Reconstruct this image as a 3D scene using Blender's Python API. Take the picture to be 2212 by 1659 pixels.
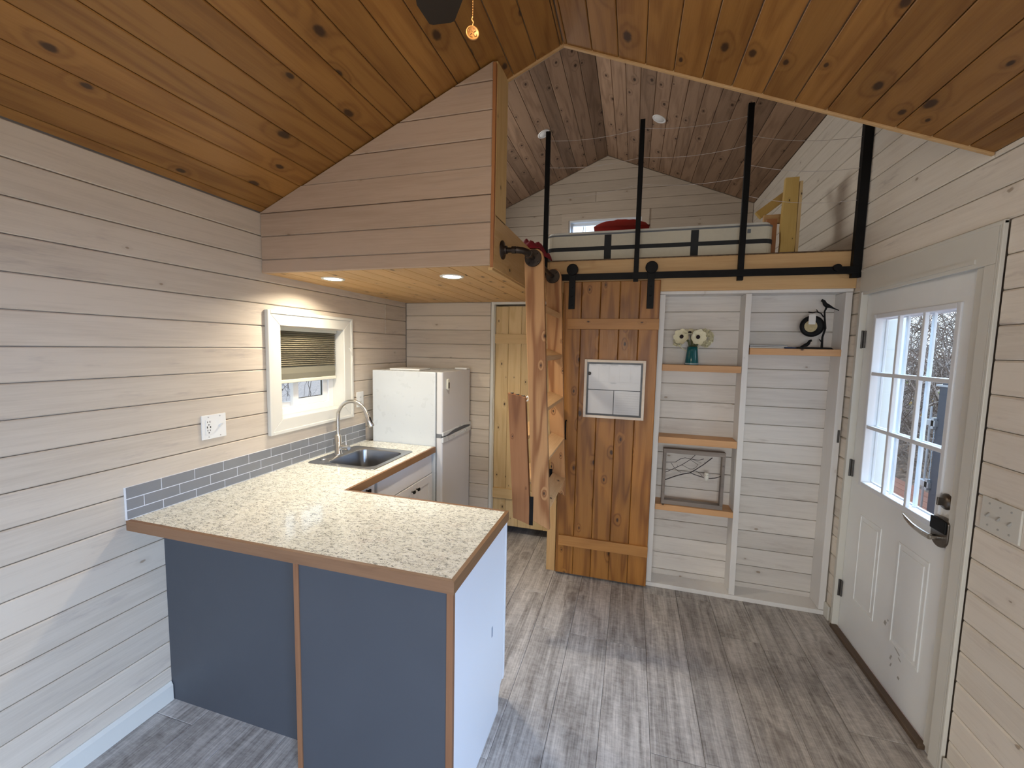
import bpy, bmesh, math, random
from mathutils import Vector, Matrix
random.seed(7)
S = bpy.context.scene
for o in list(bpy.data.objects): bpy.data.objects.remove(o)
COL = S.collection
PI = math.pi

# ------------------------------------------------------------------ camera
cam_d = bpy.data.cameras.new('camera'); cam = bpy.data.objects.new('camera', cam_d); COL.objects.link(cam)
cam_d.sensor_width = 36; cam_d.sensor_fit = 'HORIZONTAL'; cam_d.lens = 36*901.45/2212; cam_d.clip_start = .02; cam_d.clip_end = 300
R = Matrix.Rotation(0.278484, 4, 'Z') @ Matrix.Rotation(1.483958, 4, 'X') @ Matrix.Rotation(0.020647, 4, 'Z')
cam.matrix_world = Matrix.Translation((2.03125, 0, 1.6925)) @ R
S.camera = cam

# ------------------------------------------------------------------ world, lights, exposure
S.view_settings.view_transform = 'Standard'; S.view_settings.look = 'None'
S.view_settings.gamma = 1; S.view_settings.use_curve_mapping = False
S.view_settings.exposure = 0.0
W = bpy.data.worlds.new('overcast_sky'); S.world = W; W.use_nodes = True
bg = W.node_tree.nodes['Background']; bg.inputs[0].default_value = (.80, .89, 1.0, 1); bg.inputs[1].default_value = 1.9

def area(name, loc, target, sx, sy, power, col, spread=PI):
    d = bpy.data.lights.new(name, 'AREA'); d.shape = 'RECTANGLE'; d.size = sx; d.size_y = sy; d.energy = power; d.color = col; d.spread = spread
    o = bpy.data.objects.new(name, d); COL.objects.link(o); o.location = loc
    o.rotation_euler = (Vector(target)-Vector(loc)).to_track_quat('-Z', 'Y').to_euler(); return o
# daylight lamps added for brightness at unseen windows behind and beside the camera
area('added_daylight_rear', (1.95, -2.50, 1.35), (1.95, .6, -.3), 1.8, 1.15, 40, (.97, .96, .95), math.radians(125))
area('added_daylight_side', (3.26, -1.1, 1.40), (.3, .8, -.45), 1.2, 1.05, 40, (.40, .61, 1.0), math.radians(84))
area('added_daylight_loft', (.03, 3.75, 3.02), (2.6, 3.75, 2.85), 1.1, .5, 17, (1.0, .96, .88))  # lamp added to brighten the loft from an unseen side window
# wide sun lamp added through the entry door to brighten panel and lower wall
sd = bpy.data.lights.new('added_sky_sun', 'SUN'); sd.energy = 20.0; sd.angle = math.radians(55); sd.color = (.50, .70, 1.0)
so = bpy.data.objects.new('added_sky_sun', sd); COL.objects.link(so); so.rotation_euler = Vector((-1, -.52, -.50)).to_track_quat('-Z', 'Y').to_euler()

# ------------------------------------------------------------------ node helpers / materials
class N:
    def __init__(s, name):
        s.m = bpy.data.materials.new(name); s.m.use_nodes = True; s.t = s.m.node_tree; s.n = s.t.nodes
        s.b = s.n['Principled BSDF']
    def node(s, ty, **kw):
        n = s.n.new(ty)
        for k, v in kw.items(): setattr(n, k, v)
        return n
    def put(s, sock, v):
        if isinstance(v, bpy.types.NodeSocket): s.t.links.new(v, sock)
        elif isinstance(v, (tuple, list)) and len(v) == 3 and sock.type == 'RGBA': sock.default_value = (*v, 1)
        else: sock.default_value = v
    def math(s, op, a, b=0, c=None, clamp=False):
        n = s.node('ShaderNodeMath', operation=op, use_clamp=clamp); s.put(n.inputs[0], a); s.put(n.inputs[1], b)
        if c is not None: s.put(n.inputs[2], c)
        return n.outputs[0]
    def vmath(s, op, a, b):
        n = s.node('ShaderNodeVectorMath', operation=op); s.put(n.inputs[0], a); s.put(n.inputs[1], b); return n.outputs[0]
    def mix(s, f, a, b, mode='MIX'):
        n = s.node('ShaderNodeMix', data_type='RGBA', blend_type=mode); s.put(n.inputs[0], f); s.put(n.inputs[6], a); s.put(n.inputs[7], b); return n.outputs[2]
    def rng(s, v, a, b, c=0., d=1., smooth=True):
        n = s.node('ShaderNodeMapRange'); n.interpolation_type = 'SMOOTHSTEP' if smooth else 'LINEAR'
        s.put(n.inputs[0], v); s.put(n.inputs[1], a); s.put(n.inputs[2], b); s.put(n.inputs[3], c); s.put(n.inputs[4], d); return n.outputs[0]
    def noise(s, vec, scale, detail=2., rough=.5, dist=0.):
        n = s.node('ShaderNodeTexNoise'); s.put(n.inputs['Vector'], vec); n.inputs['Scale'].default_value = scale
        n.inputs['Detail'].default_value = detail; n.inputs['Roughness'].default_value = rough; n.inputs['Distortion'].default_value = dist
        return n.outputs[0]
    def coords(s, per_object=True):
        tc = s.node('ShaderNodeTexCoord').outputs['Object']
        if not per_object: return tc, None
        r = s.node('ShaderNodeObjectInfo').outputs['Random']
        c = s.node('ShaderNodeCombineXYZ')
        for i, k in enumerate((37.3, 71.9, 53.1)): s.put(c.inputs[i], s.math('MULTIPLY', r, k))
        return s.vmath('ADD', tc, c.outputs[0]), r
    def bump(s, h, strength=.2, dist=.002):
        n = s.node('ShaderNodeBump'); n.inputs['Strength'].default_value = strength; n.inputs['Distance'].default_value = dist
        s.put(n.inputs['Height'], h); s.t.links.new(n.outputs[0], s.b.inputs['Normal'])
    def out(s, col=None, rough=None, metal=None, spec=None):
        if col is not None: s.put(s.b.inputs['Base Color'], col)
        if rough is not None: s.put(s.b.inputs['Roughness'], rough)
        if metal is not None: s.put(s.b.inputs['Metallic'], metal)
        if spec is not None: s.put(s.b.inputs['Specular IOR Level'], spec)
        return s.m

def plain(name, col, rough=.5, metal=0., var=.06, scale=14, spec=.5, bump=0., emit=None, es=0):
    k = N(name); v, r = k.coords(False)
    n = k.noise(v, scale, 3, .6)
    c = k.mix(n, tuple(max(0, x*(1-var)) for x in col), tuple(min(1, x*(1+var)) for x in col))
    k.out(c, k.rng(n, .2, .8, max(0, rough-.05), min(1, rough+.05)), metal, spec)
    if bump: k.bump(k.noise(v, scale*12, 3, .6), bump)
    if emit: k.b.inputs['Emission Color'].default_value = (*emit, 1); k.b.inputs['Emission Strength'].default_value = es
    return k.m

def scale_vec(axis, along, across=1.):
    v = [across]*3; v['XYZ'.index(axis)] = along; return tuple(v)

def wood(name, light, dark, axis, knots=1., knotcol=(.035, .014, .006), tint=.16, ring=.5, rough=.5, spec=.4, kthr=.085, kscale=5., normal=None, streak=.3, bump=.12, kdens=.5, dirt=0., dirtcol=(.2, .17, .15), hue=None):
    k = N(name); v, r = k.coords()
    st = k.vmath('MULTIPLY', v, scale_vec(axis, .035))
    md = k.vmath('MULTIPLY', v, scale_vec(axis, .11))
    # knots: one candidate per cell on the board face, a random share of them real; the grain bends around them
    nn = normal or ('Y' if axis != 'Y' else 'Z'); other = [q for q in 'XYZ' if q not in (axis, nn)][0]
    sp = k.node('ShaderNodeSeparateXYZ'); k.put(sp.inputs[0], v); cb = k.node('ShaderNodeCombineXYZ')
    k.put(cb.inputs[0], k.math('MULTIPLY', sp.outputs['XYZ'.index(axis)], .55)); k.put(cb.inputs[1], sp.outputs['XYZ'.index(other)])
    vo = k.node('ShaderNodeTexVoronoi', voronoi_dimensions='2D'); k.put(vo.inputs['Vector'], cb.outputs[0]); vo.inputs['Scale'].default_value = kscale
    cs = k.node('ShaderNodeSeparateColor'); k.put(cs.inputs[0], vo.outputs['Color'])
    real = k.math('LESS_THAN', cs.outputs[0], kdens); size = k.math('MULTIPLY_ADD', cs.outputs[1], .9, .45)
    d = k.math('ADD', k.math('DIVIDE', vo.outputs['Distance'], size), k.math('MULTIPLY', k.math('SUBTRACT', 1, real), 9))
    dn = k.math('ADD', d, k.math('MULTIPLY', k.math('SUBTRACT', k.noise(v, 60, 2), .5), .035))
    core = k.rng(dn, kthr*.95, kthr*.45); halo = k.rng(dn, kthr*3.2, kthr*.7)
    n1 = k.noise(md, 7, 2, .5)
    wob = k.math('ADD', k.math('MULTIPLY', n1, 34), k.math('MULTIPLY', halo, 7.))
    rings = k.math('MULTIPLY_ADD', k.math('SINE', wob), .5, .5)
    rings = k.math('POWER', rings, 2.2)
    fine = k.noise(st, 160, 4, .65)
    broad = k.noise(k.vmath('MULTIPLY', v, scale_vec(axis, .25)), 3.2, 3, .55)
    mids = k.noise(k.vmath('MULTIPLY', v, scale_vec(axis, .06)), 42, 3, .6)
    f = k.math('ADD', k.math('MULTIPLY', k.math('SUBTRACT', mids, .5), streak*2.6), k.math('MULTIPLY', rings, ring*.85))
    f = k.math('ADD', f, k.math('MULTIPLY', k.math('SUBTRACT', fine, .5), streak*2.2))
    f = k.math('ADD', f, k.math('MULTIPLY', k.math('SUBTRACT', broad, .42), .9), clamp=True)
    c = k.mix(f, light, dark)
    if hue: c = k.mix(k.rng(k.noise(v, 1.6, 2), .35, .7), c, hue, 'MULTIPLY')
    if dirt:
        dm = k.rng(k.noise(k.vmath('MULTIPLY', v, scale_vec(axis, .18)), 11, 5, .7), .56, .78, 0., dirt)
        c = k.mix(dm, c, dirtcol)
    if knots:
        c = k.mix(k.math('MULTIPLY', halo, .22*knots), c, tuple(x*.55 for x in dark))
        c = k.mix(k.math('MULTIPLY', core, .92*knots, clamp=True), c, knotcol)
    tn = k.math('MULTIPLY_ADD', r, tint*2, 1-tint)
    g = k.node('ShaderNodeCombineColor'); [k.put(g.inputs[i], tn) for i in range(3)]
    c = k.mix(1., c, g.outputs[0], 'MULTIPLY')
    k.out(c, k.rng(fine, .2, .8, rough-.06, rough+.08), 0., spec)
    if bump: k.bump(fine, bump, .0015)
    return k.m

def wash(name, axis, col=(.64, .555, .45), dark=(.44, .365, .28), normal=None, tint=.07, knots=.7, dirt=.65):
    return wood(name, col, dark, axis, knots=knots, knotcol=(.22, .14, .07), kdens=.22, tint=tint, ring=.12, rough=.55, spec=.3, kthr=.042, kscale=5.0,
                normal=normal, streak=.32, bump=.06, dirt=dirt, dirtcol=(.36, .30, .26))

M = {}
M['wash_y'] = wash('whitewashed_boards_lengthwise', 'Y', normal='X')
M['wash_right_lit'] = wash('whitewashed_boards_right_lit', 'Y', col=(.80, .735, .64), dark=(.60, .525, .43), normal='X')  # same boards as the left wall, lightened in colour for missing bounce light
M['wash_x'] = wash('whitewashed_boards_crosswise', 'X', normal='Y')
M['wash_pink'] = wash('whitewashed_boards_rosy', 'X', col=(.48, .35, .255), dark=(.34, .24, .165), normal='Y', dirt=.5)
M['wash_loft'] = wash('whitewashed_boards_loft', 'X', col=(.57, .49, .40), dark=(.42, .35, .28), normal='Y', dirt=.3)
M['niche'] = wash('whitewashed_boards_niche', 'X', col=(.69, .65, .60), dark=(.47, .43, .39), normal='Y', dirt=.55)
M['pine_y'] = wood('clear_coated_pine_ceiling', (.32, .15, .036), (.18, .07, .014), 'Y', tint=.14, ring=.55, rough=.42, kthr=.095, kscale=5.0, kdens=.7, normal='Z')
M['soffit'] = wood('pine_soffit_boards', (.66, .42, .19), (.48, .26, .095), 'Y', tint=.1, ring=.3, kthr=.08, kscale=7, normal='Z')
M['loftceil'] = wood('grey_stained_pine_ceiling', (.33, .21, .135), (.18, .105, .062), 'Y', tint=.22, ring=.6, rough=.6, kthr=.08, kscale=6.5, kdens=.6, normal='Z', dirt=.6, dirtcol=(.10, .07, .055))
M['door_z'] = wood('knotty_pine_upright', (.37, .16, .034), (.20, .073, .013), 'Z', tint=.13, ring=.9, rough=.42, kthr=.08, kscale=6.5, kdens=.6, normal='Y')
M['door_x'] = wood('knotty_pine_crosswise', (.44, .21, .06), (.27, .11, .028), 'X', tint=.06, ring=.3, rough=.45, kthr=.06, kscale=7, normal='Y')
M['closet_z'] = wood('pale_pine_upright', (.66, .48, .245), (.50, .33, .14), 'Z', tint=.06, ring=.5, rough=.5, kthr=.05, kdens=.8, kscale=7, normal='Y')
M['closet_x'] = wood('pale_pine_crosswise', (.64, .45, .22), (.50, .32, .13), 'X', tint=.04, ring=.25, rough=.5, kthr=.05, kscale=7, normal='Y')
M['ladder_z'] = wood('fir_ladder_side_grain', (.50, .27, .115), (.27, .11, .036), 'Z', tint=.05, ring=1.2, rough=.5, kthr=.06, kdens=.7, kscale=9, normal='Y')
M['ladder_y'] = wood('fir_ladder_tread_grain', (.66, .41, .20), (.48, .26, .11), 'Y', tint=.05, ring=.4, rough=.5, kthr=.06, kscale=7)
M['ladder_dark'] = wood('reddish_fir_grain', (.36, .165, .068), (.21, .082, .03), 'Z', tint=.05, ring=1.1, rough=.5, kthr=.055, kdens=.7, kscale=10, normal='Y')
M['shelf'] = wood('fir_shelf_grain', (.60, .34, .16), (.46, .235, .10), 'X', tint=.06, ring=.3, rough=.5, kthr=.045, kscale=7)
M['beam'] = wood('pine_beam_grain', (.62, .40, .19), (.44, .24, .09), 'X', tint=.06, ring=.35, rough=.5, kthr=.10, kscale=4.5, normal='Y')
M['beam_y'] = wood('pine_beam_lengthwise', (.64, .43, .20), (.48, .28, .10), 'Y', tint=.05, ring=.3, rough=.5, kthr=.09, kscale=5, normal='X')
M['beam_z'] = wood('pine_post_grain', (.70, .50, .23), (.54, .34, .12), 'Z', tint=.05, ring=.3, rough=.5, kthr=.05, kscale=6, normal='X')
M['post_z'] = wood('honey_pine_post', (.55, .34, .145), (.38, .20, .07), 'Z', tint=.05, ring=.4, rough=.5, kthr=.05, kscale=7)
M['orange_z'] = wood('orange_fir_edge', (.40, .17, .06), (.25, .095, .035), 'Z', tint=.05, ring=.3, rough=.5, kthr=.05, kscale=7)
M['trimwood_x'] = wood('brown_edge_band_crosswise', (.23, .125, .065), (.15, .075, .037), 'X', tint=.05, ring=.3, rough=.45, knots=0)
M['trimwood_y'] = wood('brown_edge_band_lengthwise', (.25, .13, .058), (.165, .078, .033), 'Y', tint=.05, ring=.3, rough=.45, knots=0)
M['strip_z'] = wood('brown_filler_strip', (.24, .115, .055), (.13, .055, .027), 'Z', tint=.05, ring=.3, rough=.5, kthr=.03, kscale=6)
M['yellow_z'] = wood('yellow_stained_pine', (.62, .42, .13), (.46, .28, .07), 'Z', tint=.05, ring=.25, rough=.45, kthr=.07, kscale=13, normal='Y', knotcol=(.02, .012, .006))
M['threshold'] = wood('dark_oak_threshold', (.12, .08, .05), (.07, .045, .028), 'Y', tint=.05, ring=.3, knots=0)
M['driftwood'] = wood('grey_weathered_frame', (.25, .215, .19), (.14, .12, .105), 'X', tint=.08, ring=.3, rough=.7, kthr=.04, kscale=8)
M['whitewood'] = wood('pale_whitewood_frame', (.74, .66, .57), (.62, .53, .44), 'X', tint=.04, ring=.15, rough=.6, knots=0)
M['deck'] = wood('red_brown_deck_boards', (.30, .13, .085), (.20, .085, .055), 'Y', tint=.1, ring=.3, rough=.7, knots=.3)
M['niche_z'] = wood('white_painted_studs', (.74, .725, .70), (.62, .59, .56), 'Z', knots=.25, knotcol=(.3, .26, .22), tint=.03, ring=.06, rough=.5, kthr=.05, dirt=.25, dirtcol=(.5, .46, .42), streak=.12)
M['trim_white'] = plain('cream_white_casing', (.68, .665, .60), .42, var=.02)
M['white_paint'] = plain('white_satin_paint', (.80, .80, .79), .35, var=.02)
M['door_paint'] = plain('cool_white_door_paint', (.86, .88, .87), .38, var=.02)
M['muntin'] = plain('white_lite_frame', (.80, .83, .87), .35, var=.02)
M['fridge'] = plain('white_fridge_enamel', (.60, .635, .65), .30, var=.0)
M['fridge_door'] = plain('white_textured_door_skin', (.66, .66, .66), .33, var=.02, bump=.08)
M['plastic'] = plain('white_plastic', (.78, .78, .75), .35, var=.02)
M['slot'] = plain('dark_socket_slots', (.05, .05, .045), .6)
M['screw'] = plain('painted_screw_heads', (.42, .41, .38), .5)
M['black'] = plain('matt_black_steel', (.004, .004, .0045), .55, 0., var=.1, spec=.2)
M['iron'] = plain('black_iron_pipe', (.045, .035, .03), .4, .8, var=.4, scale=30)
M['steel'] = plain('brushed_stainless', (.50, .50, .50), .30, 1., var=.02, scale=6)
M['bowl'] = plain('brushed_steel_bowl', (.30, .30, .30), .32, 1., var=.02, scale=6)
M['nickel'] = plain('brushed_nickel', (.56, .54, .51), .28, 1., var=.02, scale=6)
M['bronze'] = plain('aged_nickel_lock', (.16, .14, .12), .35, .9, var=.25, scale=40)
M['cable'] = plain('dull_steel_cable', (.60, .54, .50), .5)
M['hinge'] = plain('tarnished_hinge_metal', (.11, .105, .10), .45, .7, var=.3, scale=90)
M['slate'] = plain('slate_blue_panel_paint', (.062, .068, .080), .5, var=.05, scale=6, spec=.35)
M['side_white'] = plain('white_melamine_side', (.80, .82, .86), .35, var=.01)
M['cab_white'] = plain('white_shaker_paint', (.78, .77, .76), .38, var=.02)
M['tile'] = plain('slate_grey_glass_tile', (.205, .21, .218), .22, var=.10, scale=9, spec=.6)
M['grout'] = plain('light_grey_grout', (.74, .75, .76), .85, var=.03)
M['shade'] = plain('taupe_honeycomb_shade', (.25, .22, .15), .8, var=.04)
M['shade_low'] = plain('taupe_shade_lower', (.20, .185, .135), .85, var=.05)
M['rail'] = plain('cream_shade_rail', (.72, .70, .58), .45, var=.02)
M['matt'] = plain('ivory_knit_mattress', (.62, .58, .46), .9, var=.07, scale=40, bump=.5)
M['matt_top'] = plain('white_quilted_top', (.70, .69, .63), .9, var=.06, scale=30, bump=.5)
M['band'] = plain('charcoal_mattress_band', (.022, .024, .026), .85, var=.15, scale=60)
M['piping'] = plain('grey_piping', (.16, .17, .18), .8)
M['red'] = plain('red_fabric', (.42, .025, .018), .8, var=.2, scale=20)
M['crimson'] = plain('crimson_fleece', (.25, .008, .022), .9, var=.25, scale=18)
M['teal'] = plain('teal_glazed_ceramic', (.0, .09, .105), .12, var=.15, scale=12, spec=.7)
M['teal_base'] = plain('pale_vase_foot', (.30, .38, .42), .3)
M['petal'] = plain('ivory_silk_petals', (.74, .70, .50), .75, var=.10, scale=60)
M['petal_small'] = plain('cream_silk_blossoms', (.66, .62, .42), .8, var=.15, scale=70)
M['dark_heart'] = plain('dark_anemone_heart', (.012, .004, .008), .8)
M['stem'] = plain('olive_green_stem', (.10, .11, .045), .7, var=.2)
M['clockface'] = plain('aged_cream_dial', (.42, .34, .18), .55, var=.3, scale=90)
M['tag'] = plain('white_paper_tag', (.70, .68, .64), .8)
M['board'] = plain('glossy_dry_erase_surface', (.60, .61, .63), .18, var=.01, spec=.18)
M['ink'] = plain('pale_grey_print', (.40, .41, .42), .6)
M['ink_black'] = plain('black_printed_border', (.01, .01, .012), .35)
M['branch'] = plain('dark_twig_metal', (.025, .016, .02), .6)
M['owl'] = plain('white_owl_ceramic', (.75, .73, .65), .5, var=.12, scale=120)
M['magnet'] = plain('smoky_magnet', (.09, .09, .09), .3, .4)
M['fan_brown'] = plain('dark_bronze_fan', (.022, .018, .015), .5, .2)
M['brass'] = plain('brass_chain', (.42, .20, .06), .45, .3)
M['medal_line'] = plain('engraved_dark_line', (.20, .08, .02), .5)
M['book_w'] = plain('white_page_block', (.66, .63, .58), .8, var=.1, scale=200)
M['book_blue'] = plain('blue_grey_cover', (.16, .22, .30), .5)
M['book_dark'] = plain('dark_blue_cover', (.03, .05, .11), .5)
M['lamp_on'] = plain('lit_diffuser', (.9, .9, .85), .5, emit=(1., .86, .62), es=22)
M['lamp_off'] = plain('unlit_diffuser', (.78, .78, .78), .4)
M['globe'] = plain('lit_glass_globe', (.9, .85, .8), .4, emit=(1., .74, .42), es=4)
M['rough_wall'] = plain('plain_sheathing', (.42, .36, .30), .8, var=.08)
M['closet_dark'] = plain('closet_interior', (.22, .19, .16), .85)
M['twig'] = plain('bare_grey_brown_twigs', (.17, .135, .115), .9, var=.3, scale=3)
M['twig2'] = plain('pale_grey_twigs', (.33, .29, .27), .9, var=.3, scale=3)
M['leaf_y'] = plain('yellow_autumn_leaves', (.55, .36, .06), .8, var=.3, scale=5)
M['leaf_g'] = plain('dull_green_leaves', (.20, .24, .08), .8, var=.3, scale=5)
M['leaf_b'] = plain('brown_fallen_leaves', (.30, .21, .15), .9, var=.4, scale=9)
M['siding'] = plain('white_porch_trim', (.80, .84, .83), .5, var=.01)
M['gate'] = plain('dark_navy_gate_paint', (.03, .045, .075), .5)
M['bracket'] = plain('galvanised_bracket', (.45, .50, .56), .4, .6)

def make_counter():
    k = N('speckled_granite_laminate'); v, _ = k.coords(False)
    w = k.noise(v, 24, 3, .6)
    c = k.mix(k.rng(w, .35, .66), (.88, .875, .78), (.78, .77, .67))
    c = k.mix(k.rng(k.noise(v, 9, 3, .6), .58, .75, 0., .40), c, (.62, .53, .44))
    c = k.mix(k.rng(k.noise(v, 120, 3, .6), .50, .66), c, (.92, .92, .86))
    vs = k.vmath('MULTIPLY', v, (.7, 1.3, 1))
    dark = (.10, .105, .09)
    for sc, wd, g0, off, am in ((38, .030, .50, 0., .9), (64, .040, .50, 3.3, .8), (24, .016, .48, 7.7, .8)):
        vv = k.vmath('ADD', vs, (off, off, 0))
        n = k.noise(vv, sc, 3, .6, 1.3)
        line = k.rng(k.math('ABSOLUTE', k.math('SUBTRACT', n, .5)), wd, wd*.25)
        gate = k.rng(k.noise(vv, sc*1.3, 2, .5), g0, g0+.09)
        c = k.mix(k.math('MULTIPLY', k.math('MULTIPLY', line, gate), am), c, dark)
    l2 = k.rng(k.noise(vs, 150, 2, .5, .5), .64, .72)
    c = k.mix(k.math('MULTIPLY', l2, .8), c, (.17, .16, .13))
    k.out(c, .10, 0., .55); return k.m
M['counter'] = make_counter()

def make_floor():
    k = N('grey_oak_vinyl_plank'); v, r = k.coords()
    a = k.vmath('MULTIPLY', v, (1, .10, 1)); b = k.vmath('MULTIPLY', v, (1, .03, 1))
    kv = k.vmath('MULTIPLY', v, (1, .5, .2))
    vo = k.node('ShaderNodeTexVoronoi'); k.put(vo.inputs['Vector'], kv); vo.inputs['Scale'].default_value = 3.6
    d = k.math('ADD', vo.outputs['Distance'], k.math('MULTIPLY', k.math('SUBTRACT', k.noise(v, 24, 3), .5), .10))
    halo = k.rng(d, .30, .05); core = k.rng(d, .075, .025)
    ring = k.math('MULTIPLY_ADD', k.math('SINE', k.math('ADD', k.math('MULTIPLY', k.noise(a, 6, 2), 38), k.math('MULTIPLY', halo, 9))), .5, .5)
    fine = k.noise(b, 130, 4, .7)
    cloud = k.noise(k.vmath('MULTIPLY', k.node('ShaderNodeTexCoord').outputs['Object'], (1, .42, 1)), 5.5, 5, .68)
    cross = k.noise(k.vmath('MULTIPLY', v, (.18, 1, 1)), 95, 3, .7)
    worn = k.noise(v, 30, 4, .7)
    f = k.math('ADD', k.math('MULTIPLY', k.math('SUBTRACT', fine, .5), 1.5), k.rng(cloud, -.25, 1.25, smooth=False))
    f = k.math('ADD', f, k.math('MULTIPLY', k.math('SUBTRACT', cross, .5), .55))
    f = k.math('ADD', f, k.math('MULTIPLY', k.math('SUBTRACT', worn, .5), .8))
    f = k.math('ADD', f, k.math('MULTIPLY', k.math('SUBTRACT', ring, .5), .30), clamp=True)
    c = k.mix(f, (.17, .152, .14), (.60, .565, .53))
    c = k.mix(k.math('MULTIPLY', halo, .5), c, (.17, .14, .125))
    c = k.mix(k.math('MULTIPLY', core, .85), c, (.05, .038, .032))
    tn = k.math('MULTIPLY_ADD', r, .20, .88)
    g = k.node('ShaderNodeCombineColor'); [k.put(g.inputs[i], tn) for i in range(3)]
    c = k.mix(1., c, g.outputs[0], 'MULTIPLY')
    k.out(c, k.rng(fine, .2, .8, .38, .55), 0., .4); k.bump(fine, .10, .001); return k.m
M['floor'] = make_floor()

def make_glass():
    k = N('clear_window_glass')
    tr = k.node('ShaderNodeBsdfTransparent'); gl = k.node('ShaderNodeBsdfGlossy'); gl.inputs['Roughness'].default_value = .02
    tr.inputs[0].default_value = (.96, .98, .98, 1)
    fr = k.node('ShaderNodeLayerWeight'); fr.inputs[0].default_value = .5
    fac = k.math('MULTIPLY_ADD', k.math('POWER', fr.outputs['Facing'], 4.), .35, .03)
    mx = k.node('ShaderNodeMixShader'); k.t.links.new(fac, mx.inputs[0]); k.t.links.new(tr.outputs[0], mx.inputs[1]); k.t.links.new(gl.outputs[0], mx.inputs[2])
    k.t.links.new(mx.outputs[0], k.n['Material Output'].inputs[0]); return k.m
M['glass'] = make_glass()

def make_ground():
    k = N('leaf_strewn_bank'); v, _ = k.coords(False)
    vo = k.node('ShaderNodeTexVoronoi'); k.put(vo.inputs['Vector'], v); vo.inputs['Scale'].default_value = 14
    c = k.mix(k.rng(vo.outputs['Distance'], .1, .6), (.40, .31, .25), (.12, .09, .07))
    c = k.mix(k.noise(v, 4, 4, .6), c, (.24, .20, .18)); k.out(c, .9, 0., .2); return k.m
M['ground'] = make_ground()

# ------------------------------------------------------------------ mesh helpers
class MB:
    def __init__(s): s.v = []; s.f = []; s.sm = []
    def add(s, vs, fs, smooth=False):
        o = len(s.v); s.v += [tuple(p) for p in vs]; s.f += [[i+o for i in f] for f in fs]; s.sm += [smooth]*len(fs); return s
    def box(s, x0, x1, y0, y1, z0, z1):
        vs = [(x, y, z) for x in (x0, x1) for y in (y0, y1) for z in (z0, z1)]
        return s.add(vs, [(0, 1, 3, 2), (4, 6, 7, 5), (0, 4, 5, 1), (2, 3, 7, 6), (0, 2, 6, 4), (1, 5, 7, 3)])
    def prism(s, poly, axis, a, b):
        """poly in the two remaining axes (in XYZ order), extruded a..b along axis"""
        n = len(poly)
        def P(p, t): return {'X': (t, p[0], p[1]), 'Y': (p[0], t, p[1]), 'Z': (p[0], p[1], t)}[axis]
        vs = [P(p, a) for p in poly]+[P(p, b) for p in poly]
        return s.add(vs, [list(range(n))[::-1], list(range(n, 2*n))]+[(i, (i+1) % n, n+(i+1) % n, n+i) for i in range(n)])
    def obb(s, c, ax, ay, az):
        c = Vector(c); vs = []
        for i in (-1, 1):
            for j in (-1, 1):
                for k in (-1, 1): vs.append(c+Vector(ax)*i+Vector(ay)*j+Vector(az)*k)
        return s.add(vs, [(0, 1, 3, 2), (4, 6, 7, 5), (0, 4, 5, 1), (2, 3, 7, 6), (0, 2, 6, 4), (1, 5, 7, 3)])
    def tube(s, pts, r, n=10, caps=True, smooth=True):
        pts = [Vector(p) for p in pts]; m = len(pts); rr = r if isinstance(r, (list, tuple)) else [r]*m
        t0 = (pts[1]-pts[0]).normalized(); up = Vector((0, 0, 1)) if abs(t0.z) < .9 else Vector((1, 0, 0))
        u = t0.cross(up).normalized(); vs = []
        for i in range(m):
            t = (pts[min(i+1, m-1)]-pts[max(i-1, 0)]).normalized()
            u = (u-t*u.dot(t)).normalized(); w = t.cross(u)
            for k in range(n):
                a = 2*PI*k/n; vs.append(pts[i]+(u*math.cos(a)+w*math.sin(a))*rr[i])
        fs = [(i*n+k, i*n+(k+1) % n, (i+1)*n+(k+1) % n, (i+1)*n+k) for i in range(m-1) for k in range(n)]
        s.add(vs, fs, smooth)
        if caps: s.add([vs[k] for k in range(n)], [list(range(n))[::-1]]); s.add([vs[(m-1)*n+k] for k in range(n)], [list(range(n))])
        return s
    def lathe(s, prof, c, axis='Z', n=24, smooth=True):
        c = Vector(c); D = {'Z': ((1, 0, 0), (0, 1, 0), (0, 0, 1)), 'X': ((0, 1, 0), (0, 0, 1), (1, 0, 0)), 'Y': ((1, 0, 0), (0, 0, 1), (0, 1, 0))}[axis] if isinstance(axis, str) else axis
        u, w, t = [Vector(q) for q in D]; vs = []
        for r, h in prof:
            for k in range(n):
                a = 2*PI*k/n; vs.append(c+u*(r*math.cos(a))+w*(r*math.sin(a))+t*h)
        m = len(prof)
        s.add(vs, [(i*n+k, i*n+(k+1) % n, (i+1)*n+(k+1) % n, (i+1)*n+k) for i in range(m-1) for k in range(n)], smooth)
        for i in (0, m-1):
            if prof[i][0] > 1e-5: s.add([vs[i*n+k] for k in range(n)], [list(range(n))])
        return s
    def build(s, name, mat, parent=None, bevel=0.):
        me = bpy.data.meshes.new(name); me.from_pydata(s.v, [], s.f); me.update()
        bm = bmesh.new(); bm.from_mesh(me); bmesh.ops.recalc_face_normals(bm, faces=bm.faces); bm.to_mesh(me); bm.free()
        for p, q in zip(me.polygons, s.sm): p.use_smooth = q
        me.materials.append(mat if not isinstance(mat, str) else M[mat])
        o = bpy.data.objects.new(name, me); COL.objects.link(o)
        if parent is not None:
            o.parent = parent; o.matrix_parent_inverse = parent.matrix_world.inverted() if parent.type != 'EMPTY' else Matrix.Translation(parent.location).inverted()
        if bevel:
            md = o.modifiers.new('bevel', 'BEVEL'); md.width = bevel; md.segments = 2; md.limit_method = 'ANGLE'
        return o
def Box(name, mat, parent, x0, x1, y0, y1, z0, z1, bevel=0.): return MB().box(x0, x1, y0, y1, z0, z1).build(name, mat, parent, bevel)
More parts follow.
